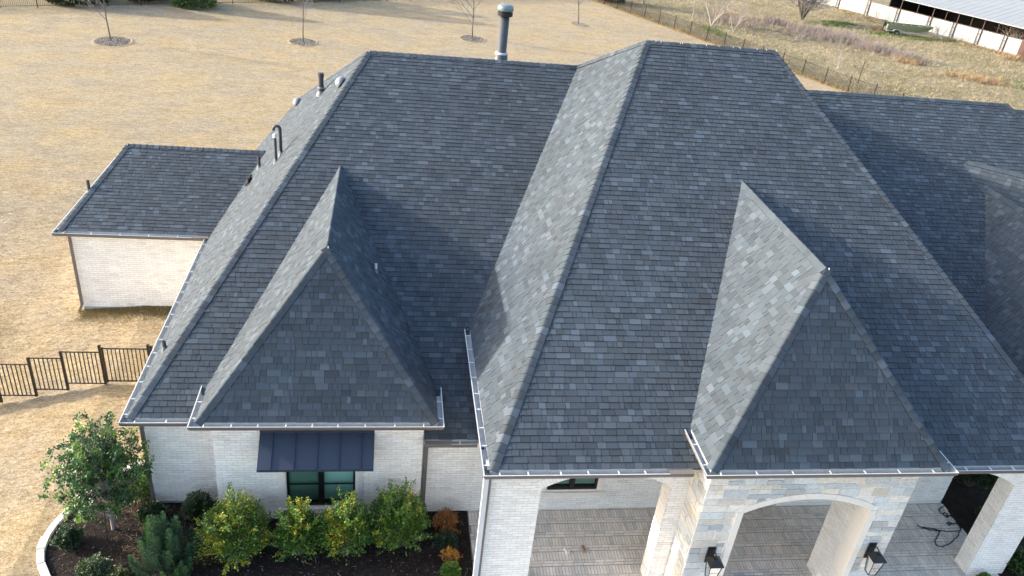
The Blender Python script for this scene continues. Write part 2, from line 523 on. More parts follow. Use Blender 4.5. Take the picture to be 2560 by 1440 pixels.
roof = deck_join(dA + dA1 + dB + dB1 + dW + dC + dC1 + dD, 'roof').build('roof', M['deck'], house)
# the 300 shingles that show largest become parts, the rest one stuff mesh
TABS.sort(key=lambda t: (not (t[1] and t[2]), t[0]))
for d, vis, full, top, bot, col in TABS[:300]:
    a = Acc(); add_tab(a, top, bot, col); a.build('shingle', M['shingle'], roof)
a = Acc()
for d, vis, full, top, bot, col in TABS[300:]: add_tab(a, top, bot, col)
a.build('shingle_courses', M['shingle'], roof, kind='stuff')

# --- hip and ridge caps
CAPS = []
def caps(p0, p1, n1, n2, seed, wid=.165, step=.21):
    """row of bent cap shingles from low p0 to high p1; n1, n2 are the unit directions down each side"""
    r = random.Random(seed)
    p0 = Vector(p0); p1 = Vector(p1); L = (p1 - p0).length; d = (p1 - p0) / L
    n1 = Vector(n1); n2 = Vector(n2)
    n1 = (n1 - d * n1.dot(d)).normalized(); n2 = (n2 - d * n2.dot(d)).normalized()
    up = -(n1 + n2).normalized()
    if up.z < 0: up = -up
    k = 0; s = 0
    while s < L:
        e = min(s + step + .03, L)
        col = shade_pick(r)
        a = Acc()
        rows = []
        for t, h in ((s, .030), (e, .012)):
            c = p0 + d * t
            jit = r.uniform(-.004, .004)
            rows.append([c + n1 * wid + up * (h * .6 + .012), c + n1 * (wid * .35) + up * (h * .8 + .014), c + n1 * .018 + up * (h + .008 + jit), c + n2 * .018 + up * (h + .008 + jit),
                         c + n2 * (wid * .35) + up * (h * .8 + .014), c + n2 * wid + up * (h * .6 + .012)])
        for j in range(5): a.face([rows[0][j], rows[0][j + 1], rows[1][j + 1], rows[1][j]], col)
        dk = tuple(x * .3 for x in col)  # cap edges coloured dark to stand in for their thin shadow line
        lows = [q - up * .02 for q in rows[0]]
        for j in range(5): a.face([lows[j], lows[j + 1], rows[0][j + 1], rows[0][j]], dk)
        for j in (0, 5): a.face([rows[0][j], rows[1][j], rows[1][j] - up * .022, rows[0][j] - up * .022], dk)
        c = p0 + d * s
        CAPS.append((not in_view(c), (c - CAM).length, a))
        s += step
def downdir(eave_normal, slope):
    v = Vector((eave_normal[0], eave_normal[1], -slope)); return v.normalized()
F_ = lambda s: downdir((0, -1), s)
Bk = lambda s: downdir((0, 1), s)
Lf = lambda s: downdir((-1, 0), s)
Rt = lambda s: downdir((1, 0), s)
caps(A0, AP, Lf(SL), F_(SF), 21); caps(AR, AP, F_(SF), Bk(SF), 22); caps(A_K, AP, Lf(SL), Bk(.6), 23)
sA1f = (6.614 - Z1) / (1.633 - a1f); sA1s = (6.614 - Z1) / (4.375 - a1l); sA1r = (6.614 - Z1) / (a1r - 4.375)
caps((a1l, a1f, Z1), P1, Lf(sA1s), F_(sA1f), 24); caps((a1r, a1f, Z1), P1, Rt(sA1r), F_(sA1f), 25)
caps((4.375, 6.9, 6.614), P1, Lf(sA1s), Rt(sA1r), 26)
caps((bl, bf, ZB), PB, Lf(1.23), F_(SBF), 27); caps((br, bf, ZB), PBr, Rt(1.377), F_(SBF), 28)
caps(PBr, PB, F_(SBF), Bk(.57), 29); caps((11.7, 11.0, 8.8), PB, Lf(1.23), Bk(.57), 30)
sB1f = (P2[2] - Z2) / (P2[1] - c1f); sB1s = (P2[2] - Z2) / (P2[0] - c1l)
caps((c1l, c1f, Z2), P2, Lf(sB1s), F_(sB1f), 31); caps((c1r, c1f, Z2), P2, Rt(sB1s), F_(sB1f), 32)
caps((14.98, P2b[1] + .25, P2b[2]), P2, Lf(sB1s), Rt(sB1s), 33)
caps((wx, wf, ZW), PW, Lf(1.276), F_(.435), 34); caps((1.3, 13.045, 4.52), PW, F_(.435), Bk(.435), 35)
caps(PCr, (19.4, 10.41, 8.75), F_(SBF), Bk(SBF), 36); caps((cxr, cf, ZC), PCr, Rt(1.3), F_(SBF), 37)
caps((xr1, yv1 + .2, zr1), (xr1, -2.5, zr1), Lf(s1), Rt(s1), 38)
caps(Q0, Q0 + d2 * 5, m2 - Vector((0, 0, .94)), -m2 - Vector((0, 0, .94)), 39)
caps((27.5, 12.6, 8), (38, 12.6, 8), F_(.63), Bk(.63), 40)
CAPS.sort(key=lambda t: (t[0], t[1]))
rest = Acc()
for i, (_, _, a) in enumerate(CAPS):
    if i < 300: a.build('ridge_cap', M['shingle'], roof)
    else:
        n = len(rest.v); rest.v += a.v; rest.f += [tuple(q + n for q in f) for f in a.f]; rest.c += a.c; rest.mi += a.mi
if rest.f: rest.build('ridge_cap_row', M['shingle'], roof, kind='stuff')

# --- soffits (flat undersides that close the roof blocks)
a = Acc()
def plate(x0, y0, x1, y1, z): a.abox(x0, y0, z - .13, x1, y1, z - .06)
plate(.02, .02, 12.0, 15.6, EA); plate(a1l + .02, a1f + .02, a1r - .02, yb + .5, Z1); plate(6.72, -.45, 8.2, .1, EA - .47 * SF)
plate(bl + .02, bf + .02, br - .02, brr, ZB); plate(c1l + .02, c1f + .02, c1r - .02, -2.3, Z2)
plate(wx + .02, wf + .02, .1, wr, ZW); plate(19, cf + .03, cxr - .03, crr, ZC); plate(xl1 + .03, -2.48, xrr1, 2, ze1)
a.build('soffit', M['soffit'], house)

# --- gutters
def gutter(p0, p1, out, miter0=0, miter1=0, w=.145, h=.115, step=.62, seed=0, closed=()):
    p0 = Vector(p0); p1 = Vector(p1); out = Vector(out).normalized(); L = (p1 - p0).length; d = (p1 - p0) / L
    zt = -.012
    prof = [(.004, zt + .03), (.004, zt - h), (w * .72, zt - h), (w - .006, zt - h * .45), (w - .006, zt)]
    a = Acc()
    def P(q, end, off=0.0):
        o_, z_ = q
        m_ = (miter0 if end == 0 else miter1) * o_
        base = p0 - d * m_ if end == 0 else p1 + d * m_
        return base + out * (o_ + off) + Vector((0, 0, z_))
    for i in range(len(prof) - 1):
        a.face([P(prof[i], 0), P(prof[i], 1), P(prof[i + 1], 1), P(prof[i + 1], 0)], mi=0)
    g = [(q[0] + (.007 if i >= 2 else -.003), q[1] - (.006 if q[1] < zt - .02 else 0)) for i, q in enumerate(prof)]
    for i in range(1, len(g) - 1):
        a.face([P(g[i], 0), P(g[i + 1], 0), P(g[i + 1], 1), P(g[i], 1)], mi=1)
    lip = [(w - .014, zt + .004), (w + .006, zt + .004), (w + .006, zt - .014)]
    for i in range(2):
        a.face([P(lip[i], 0), P(lip[i], 1), P(lip[i + 1], 1), P(lip[i + 1], 0)], mi=2 if i == 0 else 1)
    if not miter0: a.face([P(q, 0) for q in prof], mi=1)
    if not miter1: a.face([P(q, 1) for q in prof], mi=1)
    gu = a.build('gutter', [M['galv'], M['gutter_out'], M['strap']], house)
    for c0, c1_ in closed:
        b = Acc(); b.face([p0 + d * c0 + out * .01 + Vector((0, 0, zt + .01)), p0 + d * c1_ + out * .01 + Vector((0, 0, zt + .01)), p0 + d * c1_ + out * (w + .008) + Vector((0, 0, zt + .008)), p0 + d * c0 + out * (w + .008) + Vector((0, 0, zt + .008))])
        b.build('gutter_cover', M['gutter_out'], gu)
    r = random.Random(seed); s = .18
    while s < L - .1:
        if not any(c0 - .02 < s < c1_ + .02 for c0, c1_ in closed):
            b = Acc(); c = p0 + d * s
            b.box(c + out * .006 + Vector((0, 0, zt - .012)) - d * .014, d * .028, out * (w - .012), Vector((0, 0, .006)))
            b.build('gutter_strap', M['strap'], gu)
        s += step + r.uniform(-.06, .06)
    return gu
X, Y = Vector((1, 0, 0)), Vector((0, 1, 0))
gutter((0, 0, EA), (0, 9.2, EA), -X, 1, 0, seed=1)
gutter((0, 0, EA), (1.52, 0, EA), -Y, 1, 0, seed=2, closed=[(1.33, 1.52)])
gutter((a1l, a1f, Z1), (a1l, .78, Z1), -X, 1, 0, seed=3)
gutter((a1l, a1f, Z1), (a1r, a1f, Z1), -Y, 1, 1, seed=4)
gutter((a1r, a1f, Z1), (a1r, .78, Z1), X, 1, 0, seed=5)
gutter((6.75, -.47, EA - .47 * SF), (8.0, -.47, EA - .47 * SF), -Y, 0, 0, seed=6, closed=[(0, .62)])
gL = gutter((bl, bf, ZB), (bl, 2.1, ZB), -X, 1, 0, seed=7)
gutter((bl, bf, ZB), (12.2, bf, ZB), -Y, 1, 0, seed=8, closed=[(3.75, 4.28)])
gutter((17.78, bf, ZB), (br, bf, ZB), -Y, 0, 1, seed=9)
gutter((c1l, c1f, Z2), (c1l, -2.42, Z2), -X, 1, 0, seed=10)
gutter((c1l, c1f, Z2), (c1r, c1f, Z2), -Y, 1, 1, seed=11, step=.78)
gutter((c1r, c1f, Z2), (c1r, -2.42, Z2), X, 1, 0, seed=12)
gutter((wx, wf, ZW), (-.02, wf, ZW), -Y, 1, 0, seed=13, step=.85, closed=[(4.1, 4.6)])
gutter((wx, wf, ZW), (wx, wr, ZW), -X, 1, 0, seed=14, step=.8)
a = Acc(); a.lathe((bl - .07, -2.35, ZB - .125), [(.04, 0), (.04, .004)], 12)
a.build('gutter_outlet', M['black'], gL)

def downspout(x, y, z0, z1, w=.085, d=.06, mt='gutter_out', off=(0, 0)):
    a = Acc(); a.abox(x, y, z0 + .25, x + w, y + d, z1 - .1)
    a.box((x, y, z0 + .25), (w, 0, 0), (0, d, 0), (-.10, -.06, -.24))
    a.box((x, y, z1 - .1), (w, 0, 0), (0, d, 0), (off[0], off[1], .12))
    a.build('downspout', M[mt], house)
downspout(.17, .17, 0, EA, off=(0, -.2)); downspout(6.76, -.30, 0, EA - .35, .1, .07)
downspout(7.87, -2.80, 0, ZB, .11, .08, 'white_pipe', off=(-.02, -.25)); downspout(7.985, -2.80, 0, ZB, .045, .07, off=(0, -.25))
downspout(-4.44, 9.50, -.2, ZW, off=(0, -.3))

# --- brick walls
BR_L, BR_H, JT = .245, .0667, .0095
BRICKS = []
def bcol(r):
    g = r.uniform(.80, .89); x = r.random()
    if x < .04: return (g * .95, g * .86, g * .78)
    if x < .11: return (g * .93, g * .89, g * .83)
    return (g * 1.02, g * r.uniform(.965, .98), g * r.uniform(.89, .925))

def arch_fn(x0, x1, zs, zc):
    s = (x1 - x0) / 2; h = zc - zs; rad = (s * s + h * h) / (2 * h); cx = (x0 + x1) / 2; cz = zc - rad
    def f(u, off=0):
        rr = rad + off
        if abs(u - cx) >= s + off: return -1e9
        q = rr * rr - (u - cx) ** 2
        return cz + math.sqrt(max(q, 0))
    return f, (cx, cz, rad)

def brick_wall(o, ud, nrm, u0, u1, z0, z1, holes=(), seed=0, col=bcol, thick=.2, pieces=BRICKS, L=BR_L, H=BR_H, J=JT, proud=.007):
    """holes: list of functions u -> top height of the opening above (-1e9 outside), or (u0,u1,z0,z1) boxes"""
    r = random.Random(seed)
    o = Vector(o); ud = Vector(ud).normalized(); nrm = Vector(nrm).normalized()
    back = Acc()
    def cut(a_, b_, za, zb):
        segs = [(a_, b_)]
        for h in holes:
            if isinstance(h, tuple) and za < h[3] - .01 and zb > h[2] + .01:
                ns = []
                for s, e in segs:
                    if e <= h[0] or s >= h[1]: ns.append((s, e)); continue
                    if s < h[0]: ns.append((s, h[0]))
                    if e > h[1]: ns.append((h[1], e))
                segs = ns
        for h in holes:
            if not isinstance(h, tuple):
                ns = []
                for s, e in segs:
                    ps = [s] + [q for q in h.rng if s < q < e] + [e]
                    ns += [(a1, b1) for a1, b1 in zip(ps, ps[1:])]
                segs = ns
        return segs
    def clipz(s, e, za, zb):
        fs = [h for h in holes if not isinstance(h, tuple) and h.rng[0] < (s + e) / 2 < h.rng[1]]
        if not fs: return [[(s, za), (e, za), (e, zb), (s, zb)]]
        n = max(3, int((e - s) / .05)); pts = []; run = []
        for i in range(n + 1):
            u = s + (e - s) * i / n
            zz = max([za] + [h(u) for h in fs])
            if zz < zb - .004: run.append((u, zz))
            else:
                if len(run) > 1: pts.append(run)
                run = []
        if len(run) > 1: pts.append(run)
        return [[*q, (q[-1][0], zb), (q[0][0], zb)] for q in pts]
    row = 0; z = z0
    while z < z1 - .005:
        zt = min(z + H, z1)
        for s, e in cut(u0, u1, z, zt + J):
            x = u0 - (L + J) * (.5 if row % 2 else 0) + r.uniform(-.02, .02)
            for pl in clipz(s, e, z, min(zt + J, z1)):
                back.face([o + ud * q[0] + Vector((0, 0, q[1])) for q in pl])
            while x < e:
                a_, b_ = max(x, s), min(x + L, e)
                x += L + J
                if b_ - a_ < .012: continue
                for pl in clipz(a_, b_, z, zt):
                    if len(pl) < 3 or pl[-2][0] - pl[-1][0] < .008: continue
                    pr_ = proud * r.uniform(.7, 1.3)
                    top = [o + ud * q[0] + Vector((0, 0, q[1])) + nrm * pr_ for q in pl]
                    bot = [o + ud * q[0] + Vector((0, 0, q[1])) - nrm * .002 for q in pl]
                    c = sum(top, Vector()) / len(top)
                    pieces.append(((c - CAM).length, in_view(c, -.005), top, bot, col(r)))
        z += H + J; row += 1
    return back

walls = []
def flip(a):
    return a
NF = (0, -1, 0)
mort = Acc()
def addw(b):
    n = len(mort.v); mort.v += b.v; mort.f += [tuple(q + n for q in f) for f in b.f]; mort.c += b.c; mort.mi += b.mi
# A front and left, A1, recess, W
addw(brick_wall((0, .25, 0), X, NF, .25, 2.0, .09, EA - .1, seed=51))
addw(brick_wall((.25, 0, 0), Y, (-1, 0, 0), .25, 15.4, .09, EA - .1, seed=52))
winA = (3.34, 5.29, .42, 2.2)
addw(brick_wall((0, -.35, 0), X, NF, 1.9, 6.72, .02, Z1 - .1, holes=[winA], seed=53))
addw(brick_wall((1.9, 0, 0), Y, (-1, 0, 0), -.35, .25, .02, Z1 - .1, seed=54))
addw(brick_wall((6.72, 0, 0), Y, (1, 0, 0), -.35, -.2, .02, Z1 - .1, seed=55))
addw(brick_wall((0, -.2, 0), X, NF, 6.72, 8.03, .02, EA - .3, seed=56))
addw(brick_wall((0, 9.60, 0), X, NF, -4.39, .25, -.06, ZW - .1, seed=57))
addw(brick_wall((-4.39, 0, 0), Y, (-1, 0, 0), 9.60, 16.5, -.06, ZW - .1, seed=58))
# porch back wall with window and door niche
winB = (9.85, 11.5, .70, 2.35)
addw(brick_wall((0, -.2, 0), X, NF, 8.03, 13.1, .02, 4.0, holes=[winB], seed=59))
addw(brick_wall((0, -.2, 0), X, NF, 16.47, 21.56, .12, 4.0, seed=60))
addw(brick_wall((0, 1.1, 0), X, NF, 13.1, 16.47, .02, 4.0, holes=[(14.2, 15.4, 0, 2.6)], seed=61))
addw(brick_wall((13.1, 0, 0), Y, (1, 0, 0), -.2, 1.1, .02, 4.0, seed=62))
addw(brick_wall((16.47, 0, 0), Y, (-1, 0, 0), -.2, 1.1, .02, 4.0, seed=63))
addw(brick_wall((21.56, 0, 0), Y, (1, 0, 0), -.2, 9, .02, 4.0, seed=64))
# porch front brick wall: arch 1 and arch 3
f1, g1 = arch_fn(9.15, 12.07, 3.19, 3.62)
f3, g3 = arch_fn(17.45, 20.62, 3.10, 3.58)
RING = .21
def ringhole(f, x0, x1): return lambda u: f(u, RING) if f(u, RING) > 0 else -1e9
def full(f, x0, x1, zs):
    def h(u):
        a_ = f(u, RING)
        if x0 <= u <= x1: return a_
        return -1e9 if a_ < zs else a_
    return h
def arch_holes(f, x0, x1, zs): 
    def top_only(u):
        return f(u, RING * .3) if x0 - 1e-6 <= u <= x1 + 1e-6 else -1e9
    top_only.rng = (x0, x1)
    return [top_only]
PY = -2.72
addw(brick_wall((0, PY, 0), X, NF, 8.02, 12.46, .02, ZB - .1, holes=arch_holes(f1, 9.15, 12.07, 3.19), seed=65))
addw(brick_wall((0, PY, 0), X, NF, 17.24, 21.68, .02, ZB - .1, holes=arch_holes(f3, 17.45, 20.62, 3.1), seed=66))
# reveals and inner faces of the piers
PBK = -2.27
for x0, x1, zt1, zt2 in ((8.02, 9.15, 3.3, 3.19), (12.07, 13.43, 3.19, 3.2), (16.5, 17.45, 3.2, 3.1), (20.62, 21.68, 3.1, 3.3)):
    addw(brick_wall((x0, 0, 0), Y, (-1, 0, 0), PY, PBK, .02, zt1, seed=int(x0 * 9)))
    addw(brick_wall((x1, 0, 0), Y, (1, 0, 0), PY, PBK, .02, zt2, seed=int(x1 * 9)))
addw(brick_wall((0, PBK, 0), X, (0, 1, 0), 8.02, 21.68, .02, 4.0, holes=arch_holes(f1, 9.15, 12.07, 3.19) + arch_holes(f3, 17.45, 20.62, 3.1) + [(13.43, 16.5, 0, 3.5)], seed=71))
# side end walls above their openings
addw(brick_wall((8.02, 0, 0), Y, (-1, 0, 0), PBK, -.2, 3.35, 4.0, seed=72))
addw(brick_wall((21.68, 0, 0), Y, (1, 0, 0), PBK, -.2, 3.5, 4.0, seed=73))
mort_o = mort.build('wall', M['mortar'], house)

# arch rings of upright bricks with their soffits
def ring(g, x0, x1, y0, y1, w=RING, wd=.066):
    cx, cz, rad = g
    t0 = math.acos((x0 - cx) / rad); t1 = math.acos((x1 - cx) / rad)
    n = int(abs(t0 - t1) * rad / (wd + .009)); r = random.Random(5)
    for i in range(n):
        a_ = t0 + (t1 - t0) * i / n; b_ = t0 + (t1 - t0) * (i + .9) / n
        P = [(cx + rr * math.cos(t), cz + rr * math.sin(t)) for rr, t in ((rad, a_), (rad, b_), (rad + w, b_), (rad + w, a_))]
        top = [Vector((p[0], y0 - .014, p[1])) for p in P]; bot = [Vector((p[0], y0 + .05, p[1])) for p in P]
        c = sum(top, Vector()) / 4
        BRICKS.append(((c - CAM).length, in_view(c), top, bot, bcol(r)))
    s = Acc()
    for i in range(24):
        a_ = t0 + (t1 - t0) * i / 24; b_ = t0 + (t1 - t0) * (i + 1) / 24
        s.face([(cx + rad * math.cos(a_), y0, cz + rad * math.sin(a_)), (cx + rad * math.cos(b_), y0, cz + rad * math.sin(b_)), (cx + rad * math.cos(b_), y1, cz + rad * math.sin(b_)), (cx + rad * math.cos(a_), y1, cz + rad * math.sin(a_))])
        s.face([(cx + rr * math.cos(t), y0 - .001, cz + rr * math.sin(t)) for rr, t in ((rad, a_), (rad, b_), (rad + w, b_), (rad + w, a_))])
    for f_ in range(len(s.v)):
        if abs(s.v[f_][1] - (y0 - .001)) < 1e-6: s.v[f_] = (s.v[f_][0], y0 - .0095, s.v[f_][2])
    return s
r1 = ring(g1, 9.15, 12.07, PY, PBK); r3 = ring(g3, 17.45, 20.62, PY, PBK)
r1.build('arch_soffit', M['mortar'], house); r3.build('arch_soffit', M['mortar'], house)

BRICKS.sort(key=lambda t: (not t[1], t[0]))
def build_pieces(lst, name, many, mt, parent, edge=.72):
    rest = Acc()
    for i, (d, vis, top, bot, col) in enumerate(lst):
        a = Acc() if i < 300 else rest
        a.face(top, col); n = len(top); dk = tuple(c * edge for c in col)
        for k in range(n):
            j = (k + 1) % n; a.face([bot[k], bot[j], top[j], top[k]], dk)
        if i < 300: a.build(name, mt, parent)
    if rest.f: rest.build(many, mt, parent, kind='stuff')
build_pieces(BRICKS, 'brick', 'brickwork', M['brick'], mort_o)

a = Acc(); a.abox(-4.38, 9.585, -.35, .2, 9.68, -.06); a.build('foundation', M['concrete'], house)
a = Acc(); a.abox(.26, .235, 0, 1.95, .3, .09); a.build('foundation', M['concrete'], house)
a = Acc(); a.abox(16.50, -.24, .0, 21.5, -.19, .12); a.build('base_course', M['limestone'], house)
a = Acc()
a.abox(13.1, -.2, 4.0 - .02, 16.47, 1.1, 4.0); a.build('niche_ceiling', M['soffit'], house)

# --- stone porch front
SY = -3.5; sx0, sx1 = 12.46, 17.25; OX0, OX1 = 13.44, 16.42
fs_, gs = arch_fn(OX0, OX1, 3.18, 3.56)
TR = .15
def scol(r):
    x = r.random(); g = r.uniform(.52, .70)
    if x < .40: return (g * .93, g * .955, g * .95)
    if x < .52: return (g * .80, g * .84, g * .86)
    if x < .58: return (g * .70, g * .69, g * .66)
    if x < .72: return (g * 1.08, g * .98, g * .84)
    return (g * 1.15, g * 1.08, g * .97)
stones = []
stone_bk = Acc()
def stone_wall(o, ud, nrm, u0, u1, z0, z1, hole=None, seed=0):
    r = random.Random(seed); o = Vector(o); ud = Vector(ud); nrm = Vector(nrm)
    def P(u, z, h): return o + ud * u + Vector((0, 0, z)) + nrm * h
    def emit(a_, b_, za, zb):
        if b_ - a_ < .05 or zb - za < .04: return
        n = max(2, int((b_ - a_) / .06)); run = []
        jl = .010
        segs = []
        for i in range(n + 1):
            u = a_ + jl + (b_ - a_ - 2 * jl) * i / n
            zz = za + jl
            if hole: zz = max(zz, hole(u) + jl)
            if zz < zb - jl - .02: run.append((u, zz))
            else:
                if len(run) > 1: segs.append(run)
                run = []
        if len(run) > 1: segs.append(run)
        for q in segs:
            bt = [(u, z + r.uniform(-.005, .005)) for u, z in q]
            tp = [(u, zb - jl + r.uniform(-.007, .007)) for u, z in reversed(q)]
            if len(tp) > 3: tp = [tp[0]] + [t for k, t in enumerate(tp[1:-1]) if k % 2] + [tp[-1]]
            pl = bt + tp
            pl = [(u + r.uniform(-.004, .004), z) for u, z in pl]
            h = r.uniform(.012, .028)
            cu = sum(p[0] for p in pl) / len(pl); cz_ = sum(p[1] for p in pl) / len(pl)
            top = [P(cu + (p[0] - cu) * .93, cz_ + (p[1] - cz_) * .9, h) for p in pl]
            mid = [P(p[0], p[1], h * .55) for p in pl]; bot = [P(p[0], p[1], -.002) for p in pl]
            stones.append((top, mid, bot, scol(r)))
    z = z0
    while z < z1 - .03:
        hh = r.choice((.14, .17, .2, .24, .27)); zt = min(z + hh, z1)
        if z1 - zt < .08: zt = z1
        u = u0
        while u < u1 - .01:
            w = r.uniform(.22, .62); e = min(u + w, u1)
            if u1 - e < .14: e = u1
            if zt - z > .22 and r.random() < .4:
                mz = z + (zt - z) * r.uniform(.4, .6); emit(u, e, z, mz); 
                if e - u > .4: emit(u, (u + e) / 2, mz, zt); emit((u + e) / 2, e, mz, zt)
                else: emit(u, e, mz, zt)
            else: emit(u, e, z, zt)
            u = e
        z = zt
def sh(u):
    v = fs_(u, TR)
    if OX0 - TR < u < OX1 + TR: return max(v, 3.18 if OX0 - TR < u < OX1 + TR else -1e9)
    return -1e9
stone_wall((0, SY, 0), X, (0, -1, 0), sx0, sx1, .02, Z2 - .1, sh, 81)
stone_wall((sx0, 0, 0), Y, (-1, 0, 0), SY, PY - .01, .02, Z2 - .1, None, 82)
stone_wall((sx1, 0, 0), Y, (1, 0, 0), SY, PY - .01, .02, Z2 - .1, None, 83)
# backing
N_ = 40
for (a_, b_) in ((sx0, OX0), (OX1, sx1)):
    stone_bk.face([(a_, SY, 0), (b_, SY, 0), (b_, SY, Z2 - .1), (a_, SY, Z2 - .1)])
for i in range(N_):
    a_ = OX0 + (OX1 - OX0) * i / N_; b_ = OX0 + (OX1 - OX0) * (i + 1) / N_
    za = fs_(a_ + 1e-4) ; zb = fs_(b_ - 1e-4)
    stone_bk.face([(a_, SY, za), (b_, SY, zb), (b_, SY, Z2 - .1), (a_, SY, Z2 - .1)])
stone_bk.face([(sx0, SY, 0), (sx0, PY, 0), (sx0, PY, Z2 - .1), (sx0, SY, Z2 - .1)])
stone_bk.face([(sx1, SY, 0), (sx1, PY, 0), (sx1, PY, Z2 - .1), (sx1, SY, Z2 - .1)])
sb = stone_bk.build('stone_wall', M['grout'], house)
for top, mid, bot, col in stones:
    a = Acc(); a.face(top, col); n = len(top)
    for k in range(n):
        j = (k + 1) % n
        a.face([mid[k], mid[j], top[j], top[k]], tuple(c * .97 for c in col)); a.face([bot[k], bot[j], mid[j], mid[k]], tuple(c * .9 for c in col))
    a.build('stone', M['stone'], sb)
# limestone surround: jamb blocks, arch voussoirs, reveals
trim = Acc(); SD = SY + .42
cx, cz, rad = gs
def tri_block(pl, y0, y1):
    a = Acc(); top = [Vector((p[0], y0, p[1])) for p in pl]; bot = [Vector((p[0], y1, p[1])) for p in pl]
    a.face(top); n = len(pl)
    for k in range(n): a.face([bot[k], bot[(k + 1) % n], top[(k + 1) % n], top[k]])
    return a
tr_root = tri_block([(OX0 - TR, .0), (OX0, .0), (OX0, .3), (OX0 - TR, .3)], SY - .035, SD).build('limestone_surround', M['limestone'], house)
for side in (0, 1):
    x0, x1 = (OX0 - TR, OX0) if side == 0 else (OX1, OX1 + TR)
    z = .3 if side == 0 else 0.
    while z < 3.18:
        zt = min(z + .96, 3.18)
        if 3.18 - zt < .2: zt = 3.18
        tri_block([(x0, z + .003), (x1, z + .003), (x1, zt - .003), (x0, zt - .003)], SY - .035, SD).build('limestone_block', M['limestone'], tr_root)
        z = zt
ta = math.acos((OX0 - cx) / rad); tb = math.acos((OX1 - cx) / rad)
NV = 9
for i in range(NV):
    pl = []
    K = 5
    t0_, t1_ = ta + (tb - ta) * (i + .008) / NV, ta + (tb - ta) * (i + .992) / NV
    pl += [(cx + rad * math.cos(t0_ + (t1_ - t0_) * k / K), cz + rad * math.sin(t0_ + (t1_ - t0_) * k / K)) for k in range(K + 1)]
    pl += [(cx + (rad + TR) * math.cos(t1_ + (t0_ - t1_) * k / K), cz + (rad + TR) * math.sin(t1_ + (t0_ - t1_) * k / K)) for k in range(K + 1)]
    tri_block(pl, SY - .035, SD).build('limestone_block', M['limestone'], tr_root)
# brick lining behind the limestone
lin = Acc()
LB = []
for x0, nx in ((OX0 - .04, 1), (OX1 + .04, -1)):
    b = brick_wall((x0, 0, 0), Y, (nx, 0, 0), SD, -2.27, .02, 3.25, seed=91 + nx, pieces=LB)
    n = len(lin.v); lin.v += b.v; lin.f += [tuple(q + n for q in f) for f in b.f]; lin.c += b.c; lin.mi += b.mi
lin.abox(OX0 - .1, SD, 3.55, OX1 + .1, -2.27, 3.6)
lo = lin.build('portal_lining', M['mortar'], house)
a = Acc()
for d, vis, top, bot, col in LB:
    a.face(top, col); n = len(top)
    for k in range(n): a.face([bot[k], bot[(k + 1) % n], top[(k + 1) % n], top[k]], tuple(c * .75 for c in col))
a.build('brickwork', M['brick'], lo, kind='stuff')

# --- windows
def window(x0, x1, z0, z1, y, shades, surround, mull=.11, bars=None, sill_out=.06):
    """x0..x1, z0..z1 outer black frame; surround width in limestone"""
    s = surround
    a = Acc(); F = .05
    yb_ = y + .10
    a.abox(x0, y + .02, z0, x0 + F, yb_, z1); a.abox(x1 - F, y + .02, z0, x1, yb_, z1)
    a.abox(x0 + F, y + .021, z0, x1 - F, yb_, z0 + .06); a.abox(x0 + F, y + .021, z1 - .06, x1 - F, yb_, z1)
    xm = (x0 + x1) / 2
    a.abox(xm - mull / 2, y + .019, z0 + .06, xm + mull / 2, yb_, z1 - .06)
    fr = a.build('window', M['blackframe'], house)
    for k, (p, q) in enumerate(((x0 + F, xm - mull / 2), (xm + mull / 2, x1 - F))):
        b = Acc(); b.face([(p, y + .06, z0 + .06), (q, y + .06, z0 + .06), (q, y + .06, z1 - .06), (p, y + .06, z1 - .06)])
        b.build('pane', M['glass'], fr)
        for zb_ in bars or ():
            b = Acc(); b.abox(p, y + .035, zb_, q, y + .058, zb_ + .028); b.build('muntin', M['blackframe'], fr)
        b = Acc(); b.abox(p, y + .13, z0 + .10, q, y + .135, z1 - .04); b.build('roller_shade', M[shades[k]], fr)
        b = Acc(); b.abox(p, y + .12, z0 + .085, q, y + .14, z0 + .105); b.build('shade_bar', M['strap'], fr)
    b = Acc(); b.abox(x0 - .02, y + .16, z0 - .02, x1 + .02, y + .3, z1 + .02); b.build('window_back', M['dark_room'], fr)
    b = Acc()
    for (p, q) in ((x0 - s, x0), (x1, x1 + s)):
        b.abox(p, y - .025, z0 - .03, q, y + .05, z1 + .14)
    b.abox(x0 - s * .55, y - .04, z0 - .02, x0 - s * .2, y - .02, z1); b.abox(x1 + s * .2, y - .04, z0 - .02, x1 + s * .55, y - .02, z1)
    b.abox(x0 - s, y - .024, z1, x1 + s, y + .05, z1 + .15)
    b.build('window_surround', M['limestone'], fr)
    b = Acc(); b.box((x0 - s - .03, y - sill_out - .02, z0 - .18), (x1 - x0 + 2 * s + .06, 0, 0), (0, .14, 0), (0, 0, .13)); b.build('sill', M['limestone'], fr)
    return fr
window(3.50, 5.13, .44, 2.05, -.35, ('shade_dark', 'shade_light'), .17, mull=.13, bars=(1.09,))
window(9.98, 11.32, .72, 2.2, -.2, ('shade_dark', 'shade_dark'), .17, mull=.12, bars=(1.35,), sill_out=.07)
a = Acc(); a.abox(14.2, 1.12, 0, 15.4, 1.2, 2.6); dr = a.build('front_door', M['black'], house)
a = Acc(); a.abox(15.25, 1.07, 1.0, 15.29, 1.12, 1.25); a.build('handle', M['galv'], dr)

